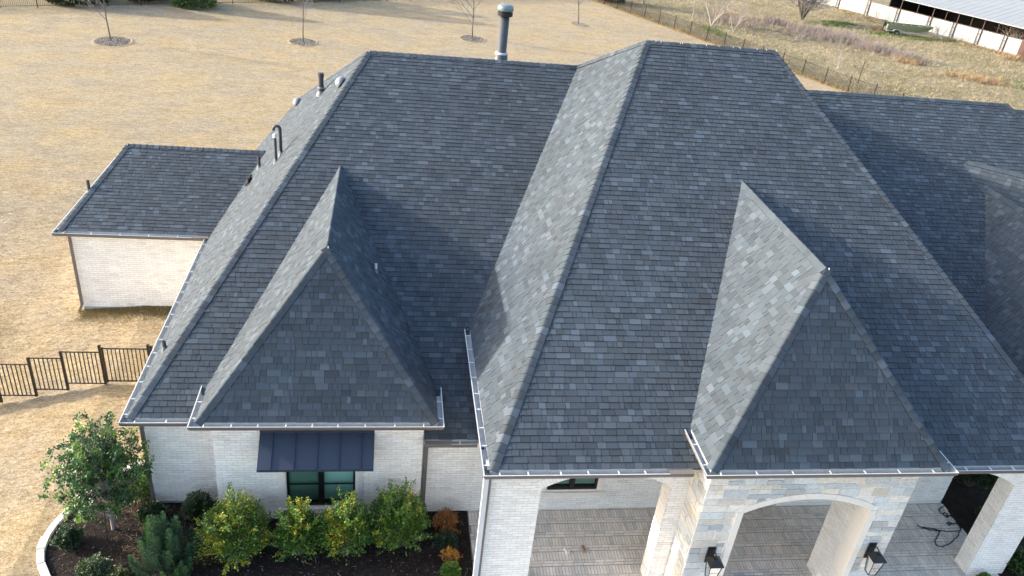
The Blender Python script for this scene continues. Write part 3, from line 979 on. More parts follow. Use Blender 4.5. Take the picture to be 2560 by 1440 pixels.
# --- awning
ax0, ax1, ayt, azt, ayb, azb = 2.97, 5.57, -.36, 2.82, -1.10, 2.29
a = Acc()
a.face([(ax0, ayt, azt), (ax1, ayt, azt), (ax1, ayb, azb), (ax0, ayb, azb)])
a.face([(ax0, ayb, azb), (ax1, ayb, azb), (ax1, ayb, azb - .06), (ax0, ayb, azb - .06)])
a.face([(ax0, ayt, azt), (ax0, ayb, azb), (ax0, ayb, azb - .06), (ax0, ayt, azb - .06)])
a.face([(ax1, ayt, azt), (ax1, ayb, azb), (ax1, ayb, azb - .06), (ax1, ayt, azb - .06)])
a.face([(ax0, ayt, azb - .06), (ax1, ayt, azb - .06), (ax1, ayb, azb - .06), (ax0, ayb, azb - .06)])
aw = a.build('awning', M['navy'], house)
sd = Vector((0, ayb - ayt, azb - azt)); sn = Vector((0, -(azt - azb), (ayt - ayb))).normalized(); sn = -sn if sn.z < 0 else sn
edges = [ax0] + [ax0 + (ax1 - ax0) * f for f in (.114, .31, .505, .695, .885)] + [ax1]
for i in range(6):
    a = Acc(); a.box(Vector((edges[i] + .012, ayt, azt)) + sd * .0 + sn * .002, (edges[i + 1] - edges[i] - .024, 0, 0), sd * .995, sn * .006)
    a.build('awning_panel', M['navy'], aw)
for i in range(1, 6):
    a = Acc(); a.box(Vector((edges[i] - .011, ayt, azt)) + sd * .05 + sn * .002, (.022, 0, 0), sd * .94, sn * .034)
    a.build('standing_seam', M['navy'], aw)
a = Acc(); a.box((ax0, ayt, azt + .0), (ax1 - ax0, 0, 0), (0, -.06, -.03), (0, 0, .07)); a.build('head_flashing', M['navy'], aw)

# --- roof vents and pipes
nL = Vector((-SL, 0, 1)).normalized()
def pipe(base, h, r, mt, parent=house, flash=True, cap=None, n=14, name='vent_pipe', fl_mat='lead'):
    a = Acc(); b = Vector(base)
    prof = [(r, -.15), (r, h)]
    if cap: prof += [(cap[0], h), (cap[0], h + cap[1]), (r * .5, h + cap[1] + .01)]
    else: prof += [(r * .75, h), (r * .75, h - .05)]
    a.lathe(b, prof, n)
    o = a.build(name, M[mt], parent)
    if flash:
        f = Acc(); f.lathe(b, [(r * 2.0, -.06), (r * 1.25, .09), (r * 1.3, .11), (r, .11)], n); f.build('flashing', M[fl_mat], o)
    return o
p = pipe((3.39, 12.34, 6.97), .58, .09, 'grey_pipe', cap=(.105, .14)); 
f = Acc(); f.lathe((3.39, 12.34, 6.97), [(.125, .20), (.125, .23), (.09, .25)], 14); f.build('collar', M['lead'], p)
pipe((1.34, 11.52, 4.49), .42, .05, 'grey_pipe'); pipe((.35, 2.16, 3.30), .26, .045, 'grey_pipe')
pipe((-4.14, 11.11, 3.50), .42, .05, 'grey_pipe'); pipe((5.48, 3.01, 5.22), .24, .032, 'white_pipe', fl_mat='lead')
o = pipe((2.19, 9.54, 5.52), .82, .045, 'grey_pipe')
f = Acc(); f.lathe((2.19, 9.54, 5.52), [(.045, .80), (.065, .82), (.045, .86), (.065, .89), (.03, .93)], 10); f.build('pipe_tip', M['strap'], o)
b = Vector((2.32, 9.80, 5.66)); top = .86
a = Acc(); pts = [b + Vector((0, 0, -.1)), b + Vector((0, 0, top))]
for k in range(1, 8):
    t = math.pi * k / 7; pts.append(b + Vector((-.10 + .10 * math.cos(t), 0, top + .10 * math.sin(t))))
pts.append(b + Vector((-.20, 0, top - .05)))
a.tube(pts, .05, 10); o = a.build('vent_pipe', M['grey_pipe'], house, smooth=True)
f = Acc(); f.lathe(b, [(.11, -.06), (.06, .12), (.05, .13)], 12); f.build('flashing', M['lead'], o)

def turtle(base, nrm, along, rx=.30, ry=.18, h=.16):
    n_ = Vector(nrm).normalized(); u_ = Vector(along).normalized(); v_ = n_.cross(u_)
    a = Acc(); rings = []
    for i in range(6):
        t = math.pi / 2 * i / 5; k = len(a.v)
        for j in range(20):
            q = 2 * math.pi * j / 20
            a.v.append(tuple(Vector(base) + u_ * rx * math.cos(t * .98) * math.cos(q) + v_ * ry * math.cos(t * .98) * math.sin(q) + n_ * (.04 + h * math.sin(t))))
        rings.append(k)
    for i in range(5):
        for j in range(20):
            a.f.append((rings[i] + j, rings[i] + (j + 1) % 20, rings[i + 1] + (j + 1) % 20, rings[i + 1] + j)); a.c.append((1, 1, 1)); a.mi.append(0)
    a.f.append(tuple(rings[-1] + j for j in range(20))); a.c.append((1, 1, 1)); a.mi.append(0)
    o = a.build('roof_vent', M['lead'], house, smooth=True)
    f = Acc(); f.lathe(base, [(ry * .85, -.02), (ry * .85, .06)], 16, axis=n_); f.build('vent_throat', M['grey_pipe'], o)
turtle(Vector((4.20, 10.3, 7.97)), nL, (0, 1, 0)); turtle(Vector((2.25, 15.55, 5.6)), nL, (0, 1, 0))

a = Acc(); fb = Vector((9.32, 11.35, 8.58))
a.lathe(fb, [(.26, -.6), (.21, .42), (.155, .44), (.155, 1.68)], 24); fl = a.build('flue', M['flue'], house, smooth=True)
a = Acc(); a.lathe(fb, [(.2, .40), (.215, .42), (.20, .47), (.155, .48)], 24); a.build('storm_collar', M['galv'], fl, smooth=True)
a = Acc(); a.lathe(fb, [(.245, 1.64), (.25, 1.76), (.155, 1.76)], 24); a.lathe(fb, [(.18, 1.76), (.18, 1.84)], 20); a.build('cap_skirt', M['black'], fl)
a = Acc(); a.lathe(fb, [(.255, 1.80), (.26, 1.82), (.26, 1.91), (.245, 1.95), (.18, 1.985), (.07, 2.0)], 28); a.build('rain_cap', M['flue_cap'], fl, smooth=True)

# white nails and sealant dabs along the tall ridge
a = Acc(); r = random.Random(3)
for x in (13.35, 13.5, 14.1, 14.16, 14.9, 15.3, 15.75, 15.95, 16.5, 16.8, 17.1):
    q = Vector((x, 7.96 - .03, 10.505)); a.box(q, (.018, 0, 0), (r.uniform(-.02, .02), -.045, -.026), (0, 0, .006))
for q in (AP, PW, P1, P2):
    q = Vector(q); a.box(q + Vector((.02, -.06, .03)), (.02, 0, 0), (0, -.04, -.03), (0, 0, .01))
a.build('sealant_dabs', M['strap'], roof)

# ------------------------------------------------------------------ porch floor
pf = Acc(); pf.abox(7.98, -6.5, -.05, 21.55, 1.1, .022)
pfo = pf.build('porch_floor', M['paver_joint'], None, kind='structure')
PAV = []; r = random.Random(44)
def pcol():
    g = r.uniform(.56, .68); x = r.random()
    if x < .10: return (g * .96, g * .90, g * .83)
    if x < .2: return (g * .90, g * .86, g * .80)
    return (g * 1.08, g * .97, g * .85)
def pav(x0, y0, x1, y1):
    h = .012 + r.uniform(-.002, .002)
    top = [Vector((x, y, .022 + h)) for x, y in ((x0, y0), (x1, y0), (x1, y1), (x0, y1))]
    bot = [Vector((x, y, .021)) for x, y in ((x0, y0), (x1, y0), (x1, y1), (x0, y1))]
    c = sum(top, Vector()) / 4
    vis = in_view(c, -.005) and ((9.3 < c.x < 12.1) or (13.6 < c.x < 16.5) or (17.7 < c.x < 21.5)) and c.y < -.25 and c.y > -2.6
    PAV.append(((c - CAM).length, vis, top, bot, pcol()))
y = 1.1; period = .457
while y > -6.4:
    x = 7.99 + r.uniform(0, .05)
    while x < 21.5:      # soldiers
        pav(x, y - .272, x + .070, y - .006); x += .0785
    for k in range(2):
        yy = y - .280 - k * .088; x = 7.99 - r.uniform(0, .2)
        while x < 21.45:
            pav(max(x, 7.99), yy - .079, min(x + .25, 21.54), yy); x += .2585
    y -= period
PAV.sort(key=lambda t: (not t[1], t[0]))
build_pieces(PAV, 'paver', 'paver_courses', M['paver'], pfo, .55)

# ------------------------------------------------------------------ planting bed
bedpts = [(-.40, 1.62), (-1.05, .95), (-1.50, .2), (-1.78, -.5), (-1.80, -1.15), (-1.62, -1.65), (-1.2, -2.25), (-.6, -3.0), (.3, -3.9), (1.5, -4.6), (3, -5), (7.96, -5.2), (7.96, -.2), (6.7, -.2), (6.7, -.34), (1.9, -.34), (1.9, .26), (.25, .26), (.25, 1.7)]
sheet('planting_bed', bedpts, .024, M['bed'])
sheet('garden_soil', [(21.56, -12), (30, -12), (30, 1), (21.56, 1)], .012, M['bed'])
sheet('court_soil', [(21.57, 1), (24.2, 1), (24.2, 9), (21.57, 9)], .012, M['bed'])
def inside(x, y, poly):
    c = False; n = len(poly)
    for i in range(n):
        (x1, y1), (x2, y2) = poly[i], poly[i - 1]
        if (y1 > y) != (y2 > y) and x < (x2 - x1) * (y - y1) / (y2 - y1) + x1: c = not c
    return c
a = Acc(); r = random.Random(12); n = 0
while n < 9000:
    x = r.uniform(-1.9, 8); y = r.uniform(-3.6, 1.7)
    if not inside(x, y, bedpts): continue
    n += 1
    g = r.choice((.018, .026, .035, .05, .09)) * r.uniform(.8, 1.2); warm = r.uniform(.6, .95)
    if r.random() < .05: g = .26
    l = r.uniform(.02, .06); t = r.uniform(0, 6.28); w = r.uniform(.006, .014)
    ux, uy = math.cos(t) * l, math.sin(t) * l; vx, vy = -math.sin(t) * w, math.cos(t) * w
    z = .03 + r.uniform(0, .025); dz = r.uniform(-.015, .02)
    a.face([(x, y, z), (x + ux, y + uy, z + dz), (x + ux + vx, y + uy + vy, z + dz + .006), (x + vx, y + vy, z + .006)], (g, g * warm * .95, g * warm * .85))
a.build('mulch_chips', M['chip'], None, kind='stuff', label='dark shredded bark mulch covering the planting bed')
# straw litter
a = Acc()
for cx_, cy_, rad_, cnt in ((.1, .1, .5, 90), (.4, -.7, .5, 110), (.2, -1.3, .35, 60), (7.2, -2.6, .5, 60), (4.4, -2.5, .8, 40)):
    for k in range(cnt):
        x = cx_ + r.gauss(0, rad_ * .5); y = cy_ + r.gauss(0, rad_ * .5)
        if not inside(x, y, bedpts): continue
        t = r.uniform(0, 6.28); l = r.uniform(.08, .22); g = r.uniform(.18, .34)
        c_, s_ = math.cos(t), math.sin(t); z = .05 + r.uniform(0, .05)
        a.face([(x, y, z), (x + c_ * l, y + s_ * l, z + r.uniform(-.02, .05)), (x + c_ * l - s_ * .008, y + s_ * l + c_ * .008, z + .02)], (g, g * .72, g * .42))
a.build('dead_grass', M['drygrass'], None, kind='stuff', label='pale dead grass litter lying on the dark mulch')

# white edging
ed = empty('bed_edging', 'curved white stone edging around the mulched planting bed', 'edging', (-1.6, -.5, 0))
path = [Vector((x, y, 0)) for x, y in bedpts[:12]]
dense = []
for i in range(len(path) - 1):
    p0 = path[max(i - 1, 0)]; p1 = path[i]; p2 = path[i + 1]; p3 = path[min(i + 2, len(path) - 1)]
    for k in range(10):
        t = k / 10
        dense.append(.5 * ((2 * p1) + (p2 - p0) * t + (2 * p0 - 5 * p1 + 4 * p2 - p3) * t * t + (3 * p1 - p0 - 3 * p2 + p3) * t ** 3))
s = 0; last = dense[0]; blk = [dense[0]]; r = random.Random(9)
def edge_block(p, q):
    d = (q - p); L = d.length; d.normalize(); nn = Vector((-d.y, d.x, 0))
    if nn.dot(Vector((2, -1, 0)) - p) > 0: nn = -nn
    w = .17 + r.uniform(-.015, .015); h = .10 + r.uniform(-.012, .012); off = r.uniform(-.012, .012)
    a = Acc(); o_ = p + d * .006 + nn * off - Vector((1.6 * -1, -.5 * -1, 0)) * 0
    a.box(o_, d * (L - .012) + nn * r.uniform(-.01, .01), nn * w, (0, 0, h - .012))
    ins = .008
    a.box(o_ + d * ins + nn * ins + Vector((0, 0, h - .012)), d * (L - .012 - 2 * ins), nn * (w - 2 * ins), (0, 0, .012))
    ob = a.build('edging_block', M['edging'], ed)
    ob.matrix_parent_inverse = Matrix.Translation((1.6, .5, 0))
acc_len = 0; start = dense[0]
for p, q in zip(dense, dense[1:]):
    acc_len += (q - p).length
    if acc_len > r.uniform(.34, .44):
        edge_block(start, q); start = q; acc_len = 0

# ------------------------------------------------------------------ plants
def leafquad(a, p, d, up, l, w, col):
    d = d.normalized(); s_ = d.cross(up)
    s_ = s_.normalized() if s_.length > 1e-4 else d.orthogonal().normalized()
    a.face([p, p + d * l * .5 + s_ * w * .5, p + d * l, p + d * l * .5 - s_ * w * .5], col)
def rv(r):
    while True:
        v = Vector((r.uniform(-1, 1), r.uniform(-1, 1), r.uniform(-1, 1)))
        if .05 < v.length < 1: return v.normalized()

def shrub(name, label, cat, loc, rad, h, seed, pal, stems=46, leaf=.052, lw=.6, per=54, gold=None, group=None, droop=.35, upright=.5, matn='leaf', twigs=True, spread=1.0, fill=66):
    r = random.Random(seed); root = empty(name, label, cat, (loc[0], loc[1], 0), 0, group)
    st = Acc(); lf = Acc()
    for i in range(stems):
        t = r.uniform(0, 2 * math.pi); q = math.sqrt(r.random())
        # target on an uneven dome
        el = r.uniform(.08, 1.0)
        rr = rad * math.cos(el * math.pi / 2 * .96) * r.uniform(.72, 1.24) * spread
        zt = h * (.12 + .88 * math.sin(el * math.pi / 2)) * r.uniform(.8, 1.2)
        end = Vector((math.cos(t) * rr, math.sin(t) * rr, zt))
        base = Vector((math.cos(t) * rad * .12, math.sin(t) * rad * .12, .02))
        ctrl = Vector((end.x * upright, end.y * upright, zt * (.65 + .2 * r.random())))
        pts = []
        for k in range(7):
            u = k / 6
            pts.append(base * (1 - u) ** 2 + ctrl * 2 * u * (1 - u) + end * u * u - Vector((0, 0, droop * .12 * u * u * h * .4)))
        st.tube(pts, [.012 * (1 - .8 * k / 6) for k in range(7)], 4, cap=False)
        isg = gold and r.random() < gold[0]
        for j in range(per):
            u = r.uniform(.22, 1.0) ** .75; k = min(int(u * 6), 5); f = u * 6 - k
            p = pts[k].lerp(pts[k + 1], f)
            p = p + rv(r) * r.uniform(0, .07) * (rad / .7)
            d = (pts[k + 1] - pts[k]).normalized() * .7 + rv(r) * .9
            c = r.choice(pal); s_ = r.uniform(.75, 1.25)
            if isg and r.random() < .8: c = r.choice(gold[1])
            c = tuple(x * s_ for x in c)
            leafquad(lf, p, d, Vector((0, 0, 1)) + rv(r) * .5, leaf * r.uniform(.7, 1.3), leaf * lw * r.uniform(.8, 1.2), c)
    lumps = [(rv(r), r.uniform(.0, .42)) for _ in range(16)]
    for j in range(int(stems * fill)):
        d = rv(r); d.z = abs(d.z) if r.random() < .86 else d.z * .35
        d.normalize(); k = .80 + max(l[1] * max(0, l[0].dot(d)) ** 5 for l in lumps)
        q = r.uniform(.45, 1.0) ** .6 * k
        p = Vector((d.x * rad * q * .92, d.y * rad * q * .92, h * .36 + d.z * h * .50 * q))
        if p.z < .03: continue
        c = r.choice(pal); s_ = r.uniform(.6, 1.2)
        if gold and math.sin(p.x * 5 + seed) * math.cos(p.z * 4 + seed) > 1.1 - gold[0] * 1.6 and r.random() < .75: c = r.choice(gold[1])
        leafquad(lf, p, d + rv(r) * .8 + Vector((0, 0, .3)), Vector((0, 0, 1)) + rv(r) * .7, leaf * r.uniform(.8, 1.4), leaf * lw * r.uniform(.9, 1.3), tuple(x * s_ for x in c))
    st.build('stem', M['bark'], root); lf.build('foliage', M[matn], root)
    return root
GP = [(.065, .135, .02), (.095, .20, .028), (.13, .25, .035), (.05, .10, .025), (.18, .29, .04)]
GG = [(.40, .37, .03), (.46, .40, .035), (.32, .34, .035), (.25, .32, .035)]
DG = [(.022, .05, .016), (.035, .075, .02), (.05, .09, .028), (.016, .035, .014)]
gsh = 'golden green shrubs along the window wall'
shrub('golden_shrub', 'largest golden green shrub, left of the window and behind the juniper, full of yellow sprays', 'shrub', (2.45, -1.38), .90, 1.66, 101, GP, stems=95, per=80, gold=(.50, GG), group=gsh)
shrub('golden_shrub', 'narrow golden green shrub directly under the dark left window pane', 'shrub', (3.86, -1.45), .62, 1.55, 102, GP, stems=68, per=76, gold=(.32, GG), group=gsh)
shrub('golden_shrub', 'golden green shrub under the right half of the window, yellow in its lower middle', 'shrub', (4.98, -1.48), .66, 1.78, 103, GP, stems=74, per=76, gold=(.36, GG), group=gsh)
shrub('green_shrub', 'bright green bushy shrub right of the window, greenest of the row', 'shrub', (6.16, -1.28), .80, 1.76, 104, GP, stems=92, per=78, gold=(.12, GG), group=gsh)
shrub('dark_shrub', 'small dark reddish green shrub at the wall corner behind the juniper', 'shrub', (.30, -.30), .36, .50, 105, DG, stems=34, per=40, leaf=.045)
shrub('dark_shrub', 'dark green upright shrub against the white wall between corner and window bay', 'shrub', (1.42, -.32), .42, .82, 106, DG, stems=46, per=46, leaf=.045)
shrub('green_shrub', 'green shrub half hidden between the holly tree and the house corner', 'shrub', (-.12, .55), .42, .70, 107, GP[:4], stems=44, per=46, leaf=.045)
shrub('round_shrub', 'low round dark green shrub beside the curved white edging', 'shrub', (-1.35, -1.0), .33, .50, 108, [(.035, .07, .03), (.05, .095, .04), (.075, .12, .06), (.02, .045, .02)], stems=60, per=50, leaf=.04, upright=.7, spread=1.1)
shrub('round_shrub', 'low round variegated shrub at the bottom edge left of the juniper', 'shrub', (-.52, -1.95), .36, .46, 109, [(.06, .10, .04), (.12, .17, .08), (.16, .20, .10), (.035, .06, .025)], stems=60, per=50, leaf=.04, upright=.7, spread=1.1)
shrub('round_shrub', 'small yellowish round shrub at the bottom edge beside the variegated one', 'shrub', (.06, -2.12), .25, .36, 110, [(.14, .16, .05), (.2, .21, .07), (.07, .10, .035)], stems=40, per=40, leaf=.035, upright=.7)
OR = [(.42, .17, .03), (.50, .23, .05), (.33, .12, .03), (.24, .10, .03)]
OY = [(.55, .28, .03), (.50, .22, .02), (.38, .17, .03)]
shrub('orange_shrub', 'small orange brown twiggy shrub in the dark bed corner by the recessed wall', 'shrub', (7.38, -.78), .36, .58, 111, OR, stems=70, per=26, leaf=.05, lw=.3, upright=.5, fill=14)
shrub('dark_shrub', 'sparse dark green shrub between the two orange plants', 'shrub', (7.36, -1.38), .30, .42, 112, [(.02, .05, .018), (.03, .07, .03), (.012, .03, .012)], stems=36, per=30, leaf=.06, lw=.3, fill=16)
shrub('orange_shrub', 'yellow orange sparse plant in front of the dark green shrub', 'shrub', (7.42, -1.80), .25, .36, 113, OY, stems=30, per=20, leaf=.05, lw=.4, fill=8)
shrub('green_shrub', 'small bright green plant at the bottom edge below the yellow orange one', 'shrub', (7.44, -2.22), .24, .34, 114, GP[:3], stems=34, per=28, leaf=.05, lw=.4)
shrub('dark_shrub', 'leafy green shrub in the bottom right corner beside the white pier', 'shrub', (22.15, -2.75), .50, .80, 115, DG + GP[:1], stems=60, per=46, leaf=.05)
shrub('green_shrub', 'green sprigs at the foot of the right white pier', 'shrub', (20.95, -3.05), .26, .30, 116, GP[:3], stems=20, per=24, leaf=.045)
shrub('dark_shrub', 'dark shrub growing in the shaded court seen through the side opening', 'shrub', (22.9, .5), .8, 1.5, 117, DG, stems=60, per=60, leaf=.06)
shrub('dark_shrub', 'reddish dark shrub low in the shaded court beyond the porch', 'shrub', (22.5, -1.0), .4, .5, 118, DG + [(.10, .035, .02)], stems=34, per=36, leaf=.05)

# juniper
def juniper(loc, rad, h, seed):
    r = random.Random(seed)
    root = empty('juniper', 'blue green feathery juniper with upright spiky plumes at the bottom edge', 'juniper', (loc[0], loc[1], 0))
    st = Acc(); lf = Acc()
    for i in range(64):
        t = r.uniform(0, 6.283); q = r.uniform(.05, 1)
        end = Vector((math.cos(t) * rad * q * 1.0, math.sin(t) * rad * q, h * (1.02 - .70 * q ** 1.5) * r.uniform(.78, 1.15)))
        base = Vector((math.cos(t) * .06, math.sin(t) * .06, .02)); ctrl = Vector((end.x * .95, end.y * .95, end.z * .35))
        pts = [base * (1 - u) ** 2 + ctrl * 2 * u * (1 - u) + end * u * u for u in [k / 10 for k in range(11)]]
        st.tube(pts, [.02 * (1 - .9 * k / 10) for k in range(11)], 4, cap=False)
        side = r.choice([(.055, .12, .04), (.035, .085, .045), (.028, .065, .036), (.07, .14, .055)])
        for j in range(520):
            u = r.uniform(.12, 1) ** .8; k = min(int(u * 10), 9)
            p = pts[k].lerp(pts[k + 1], u * 10 - k)
            wid = .19 * (1 - u) ** .7 + .012
            d = (pts[k + 1] - pts[k]).normalized()
            o = rv(r); o = (o - d * o.dot(d)); 
            p2 = p + o * wid * r.uniform(.2, 1.0) + d * r.uniform(0, .05)
            g = r.uniform(.65, 1.35) * (.75 + .5 * u)
            c = tuple(x * g for x in side)
            leafquad(lf, p2, d * 1.1 + o * .6 + rv(r) * .35, rv(r), r.uniform(.04, .075), .014, c)
    st.build('stem', M['bark'], root); lf.build('foliage', M['needle'], root)
juniper((.98, -1.90), .78, 1.60, 120)

# holly-like tree at the corner
def broad_tree(name, label, loc, seed, h, crown_c, crown_r, nb=70, leaves=34, leaf=.085):
    r = random.Random(seed); root = empty(name, label, 'tree', (loc[0], loc[1], 0))
    tr = Acc(); lf = Acc()
    top = Vector((crown_c[0] - loc[0], crown_c[1] - loc[1], h * .93))
    trunk = [Vector((0, 0, 0)), Vector((-.02, .05, h * .3)), Vector((top.x * .5, top.y * .5, h * .55)), top]
    tr.tube(trunk, [.045, .038, .028, .008], 7)
    C = Vector((crown_c[0] - loc[0], crown_c[1] - loc[1], crown_c[2]))
    br = Acc()
    for i in range(nb):
        d = rv(r)
        if d.z < -.75: d.z *= -.4
        lump = r.uniform(.62, 1.16)
        end = C + Vector((d.x * crown_r[0], d.y * crown_r[1], d.z * crown_r[2])) * lump
        u = min(max((end.z - crown_r[2] * .4) / h, .2), .85) * r.uniform(.55, .95)
        k = min(int(u * 3), 2); base = trunk[k].lerp(trunk[k + 1], u * 3 - k)
        ctrl = (base + end) / 2 + Vector((0, 0, .15))
        pts = [base * (1 - t) ** 2 + ctrl * 2 * t * (1 - t) + end * t * t for t in [q / 5 for q in range(6)]]
        br.tube(pts, [.014 * (1 - .85 * q / 5) for q in range(6)], 4, cap=False)
        for j in range(3):
            s_ = pts[3 + (j % 3)]
            tw = s_ + rv(r) * r.uniform(.12, .26)
            br.tube([s_, tw], [.005, .003], 3, cap=False)
            tone = r.choice([(.028, .085, .018), (.042, .12, .022), (.06, .15, .026), (.022, .06, .018)])
            if r.random() < .14: tone = (.15, .26, .035)
            for q in range(leaves):
                p = s_.lerp(tw, r.random() * 1.2) + rv(r) * r.uniform(0, .09)
                g = r.uniform(.6, 1.4)
                leafquad(lf, p, rv(r) + (tw - s_) * 3, Vector((0, 0, 1)) + rv(r) * .6, leaf * r.uniform(.6, 1.2), leaf * .42, tuple(x * g for x in tone))
    tr.build('trunk', M['palebark'], root); br.build('branch', M['palebark'], root); lf.build('crown', M['leaf'], root)
    return root
broad_tree('holly_tree', 'young dark green broadleaf tree in the mulch bed at the left house corner', (-.50, -.60), 131, 2.9, (-.66, -.40, 1.72), (1.02, .85, 1.20), nb=140, leaves=44)
sk = empty('tree_stake', 'thin black stake leaning beside the trunk of the young broadleaf tree', 'stake', (-.52, -.98, 0))
a = Acc(); a.tube([(0, 0, -.02), (-.04, .28, 1.0)], .013, 6); a.build('stake_rod', M['stake'], sk)

# bare trees
def bare_tree(name, label, loc, h, seed, mt='bark', group=None, multi=1, lean=0, rad=.07, levels=4, spread=.6, first=.35, cat='tree'):
    r = random.Random(seed); root = empty(name, label, cat, (loc[0], loc[1], 0), 0, group)
    tr = Acc(); cr = Acc()
    def grow(p, d, L, rd, lev, acc):
        pts = [p]; n = 4
        for k in range(n):
            d = (d + rv(r) * .10 + Vector((0, 0, .04 if lev else 0))).normalized(); p = p + d * L / n; pts.append(p)
        acc.tube(pts, [rd * (1 - .45 * k / n) for k in range(n + 1)], 6 if lev == 0 else (4 if lev < 3 else 3), cap=False)
        if lev >= levels: return
        nb = 5 if lev == 0 else 4
        for k in range(nb):
            f = first + (1 - first) * (k + r.random()) / nb if lev == 0 else .3 + .7 * (k + r.random()) / nb
            q = min(int(f * n), n - 1); b = pts[q].lerp(pts[q + 1], f * n - q)
            o = rv(r); o = (o - d * o.dot(d)).normalized()
            grow(b, (d * (1 - spread * .6) + o * spread + Vector((0, 0, .12))).normalized(), L * r.uniform(.42, .62), rd * .5, lev + 1, cr)
    for k in range(multi):
        t = r.uniform(0, 6.283)
        d = Vector((lean, 0, 1)) if multi == 1 else Vector((math.cos(t) * .45, math.sin(t) * .45, 1))
        grow(Vector((0, 0, -.05)), d.normalized(), h * r.uniform(.55, .62) if multi == 1 else h * r.uniform(.5, .7), rad * r.uniform(.6, 1), 0, tr)
    tr.build('trunk', M[mt], root); cr.build('crown', M['twig'] if mt == 'bark' else M['paletwig'], root)
    return root
lt = 'young bare trees in mulch rings on the lawn'
bare_tree('lawn_tree', 'bare young tree at the top left of the lawn, in a gravelly mulch ring', (-13.7, 44.94), 5.6, 201, group=lt, rad=.10, lean=-.05, first=.42)
bare_tree('lawn_tree', 'thin bare tree in the second mulch ring from the left', (-.97, 48.77), 5.8, 202, group=lt, rad=.07, first=.42)
bare_tree('lawn_tree', 'bare forked young tree left of the roof flue pipe', (12.54, 54.27), 5.4, 203, group=lt, rad=.075, first=.32)
bare_tree('lawn_tree', 'bare young tree nearest the corner where the lawn fences meet', (23.84, 64.28), 5.2, 204, group=lt, rad=.075, first=.5)
r = random.Random(31)
for i, (x, y, lx) in enumerate(((-13.55, 44.85, 1.12), (-.97, 48.72, .95), (12.54, 54.2, 1.0), (23.9, 64.1, .8))):
    a = Acc(); pts = [(x + math.cos(t) * lx * (1 + .04 * math.sin(3 * t)), y + math.sin(t) * lx * 1.25, .016) for t in [k * 2 * math.pi / 28 for k in range(28)]]
    a.face(pts); 
    mr = a.build('mulch_ring', M['ring'] if i != 3 else M['lawn'], None, kind='structure')
    c = Acc()
    for k in range(260):
        t = r.uniform(0, 6.283); q = math.sqrt(r.random()) * .95
        px, py = x + math.cos(t) * lx * q, y + math.sin(t) * lx * 1.25 * q
        g = r.choice((.06, .12, .24, .34)) if i != 3 else .25
        u_ = r.uniform(.03, .11); tt = r.uniform(0, 6.28)
        c.box((px, py, .018), (math.cos(tt) * u_, math.sin(tt) * u_, 0), (-math.sin(tt) * u_ * .4, math.cos(tt) * u_ * .4, 0), (0, 0, .03), (g, g * .9, g * .8))
    c.build('mulch_chips', M['chip'], mr, kind='stuff')
    rim = Acc()
    for k in range(28):
        t0_ = k * 2 * math.pi / 28; t1_ = (k + 1) * 2 * math.pi / 28
        P = [(x + math.cos(t) * lx * q, y + math.sin(t) * lx * 1.25 * q, z) for t, q, z in ((t0_, .99, .02), (t1_, .99, .02), (t1_, 1.08, .05), (t0_, 1.08, .05))]
        rim.face(P); P2_ = [(x + math.cos(t) * lx * q, y + math.sin(t) * lx * 1.25 * q, z) for t, q, z in ((t0_, 1.08, .05), (t1_, 1.08, .05), (t1_, 1.25, .008), (t0_, 1.25, .008))]
        rim.face(P2_)
    rim.build('ring_rim', M['lawn'], mr)

ft = 'bare scrub trees beyond the side fence'
FT = [((38.1, 71.53), 5, 1, .05, 'pale thin forked bare tree just outside the side fence, left of the many-stemmed one'), ((39.3, 68.9), 6.2, 6, .07, 'large many-stemmed pale bare tree just outside the side fence'),
      ((40.9, 66.7), 4.8, 3, .045, 'thin three-stemmed bare sapling outside the side fence, right of the many-stemmed tree'), ((34.6, 79.0), 5, 3, .08, 'bare forked tree beyond the fence at the top of the picture'),
      ((31.9, 81.2), 4.5, 1, .06, 'bare single-stemmed tree beyond the far corner of the fences'), ((46.0, 53.6), 2.6, 2, .03, 'short thin sapling in the rough field, close to the side fence'),
      ((58.5, 82.6), 5, 5, .06, 'grey brushy bare tree at the left end of the white sheet wall'), ((74.6, 68.2), 4.2, 4, .05, 'reddish grey bare tree at the right edge in front of the barn roof'),
      ((64.3, 82.8), 2.6, 1, .04, 'slim bare sapling against the left white panels of the barn'), ((68.4, 72.6), 2.0, 5, .03, 'leafless brush growing between the boat bow and the barn')]
for i, (l, h, mu, rd, lb) in enumerate(FT):
    bare_tree('field_tree', lb, l, h, 220 + i, mt='palebark', group=ft, multi=mu, rad=rd * (1.6 if mu == 1 else 1.15), levels=3 if mu > 1 else 4, spread=.62)
# dense dark bare tree
bare_tree('brushy_tree', 'dark dense tangled tree standing in the field left of the boat', (53.6, 77.37), 6.0, 240, mt='bark', multi=16, rad=.11, levels=3, spread=.75)

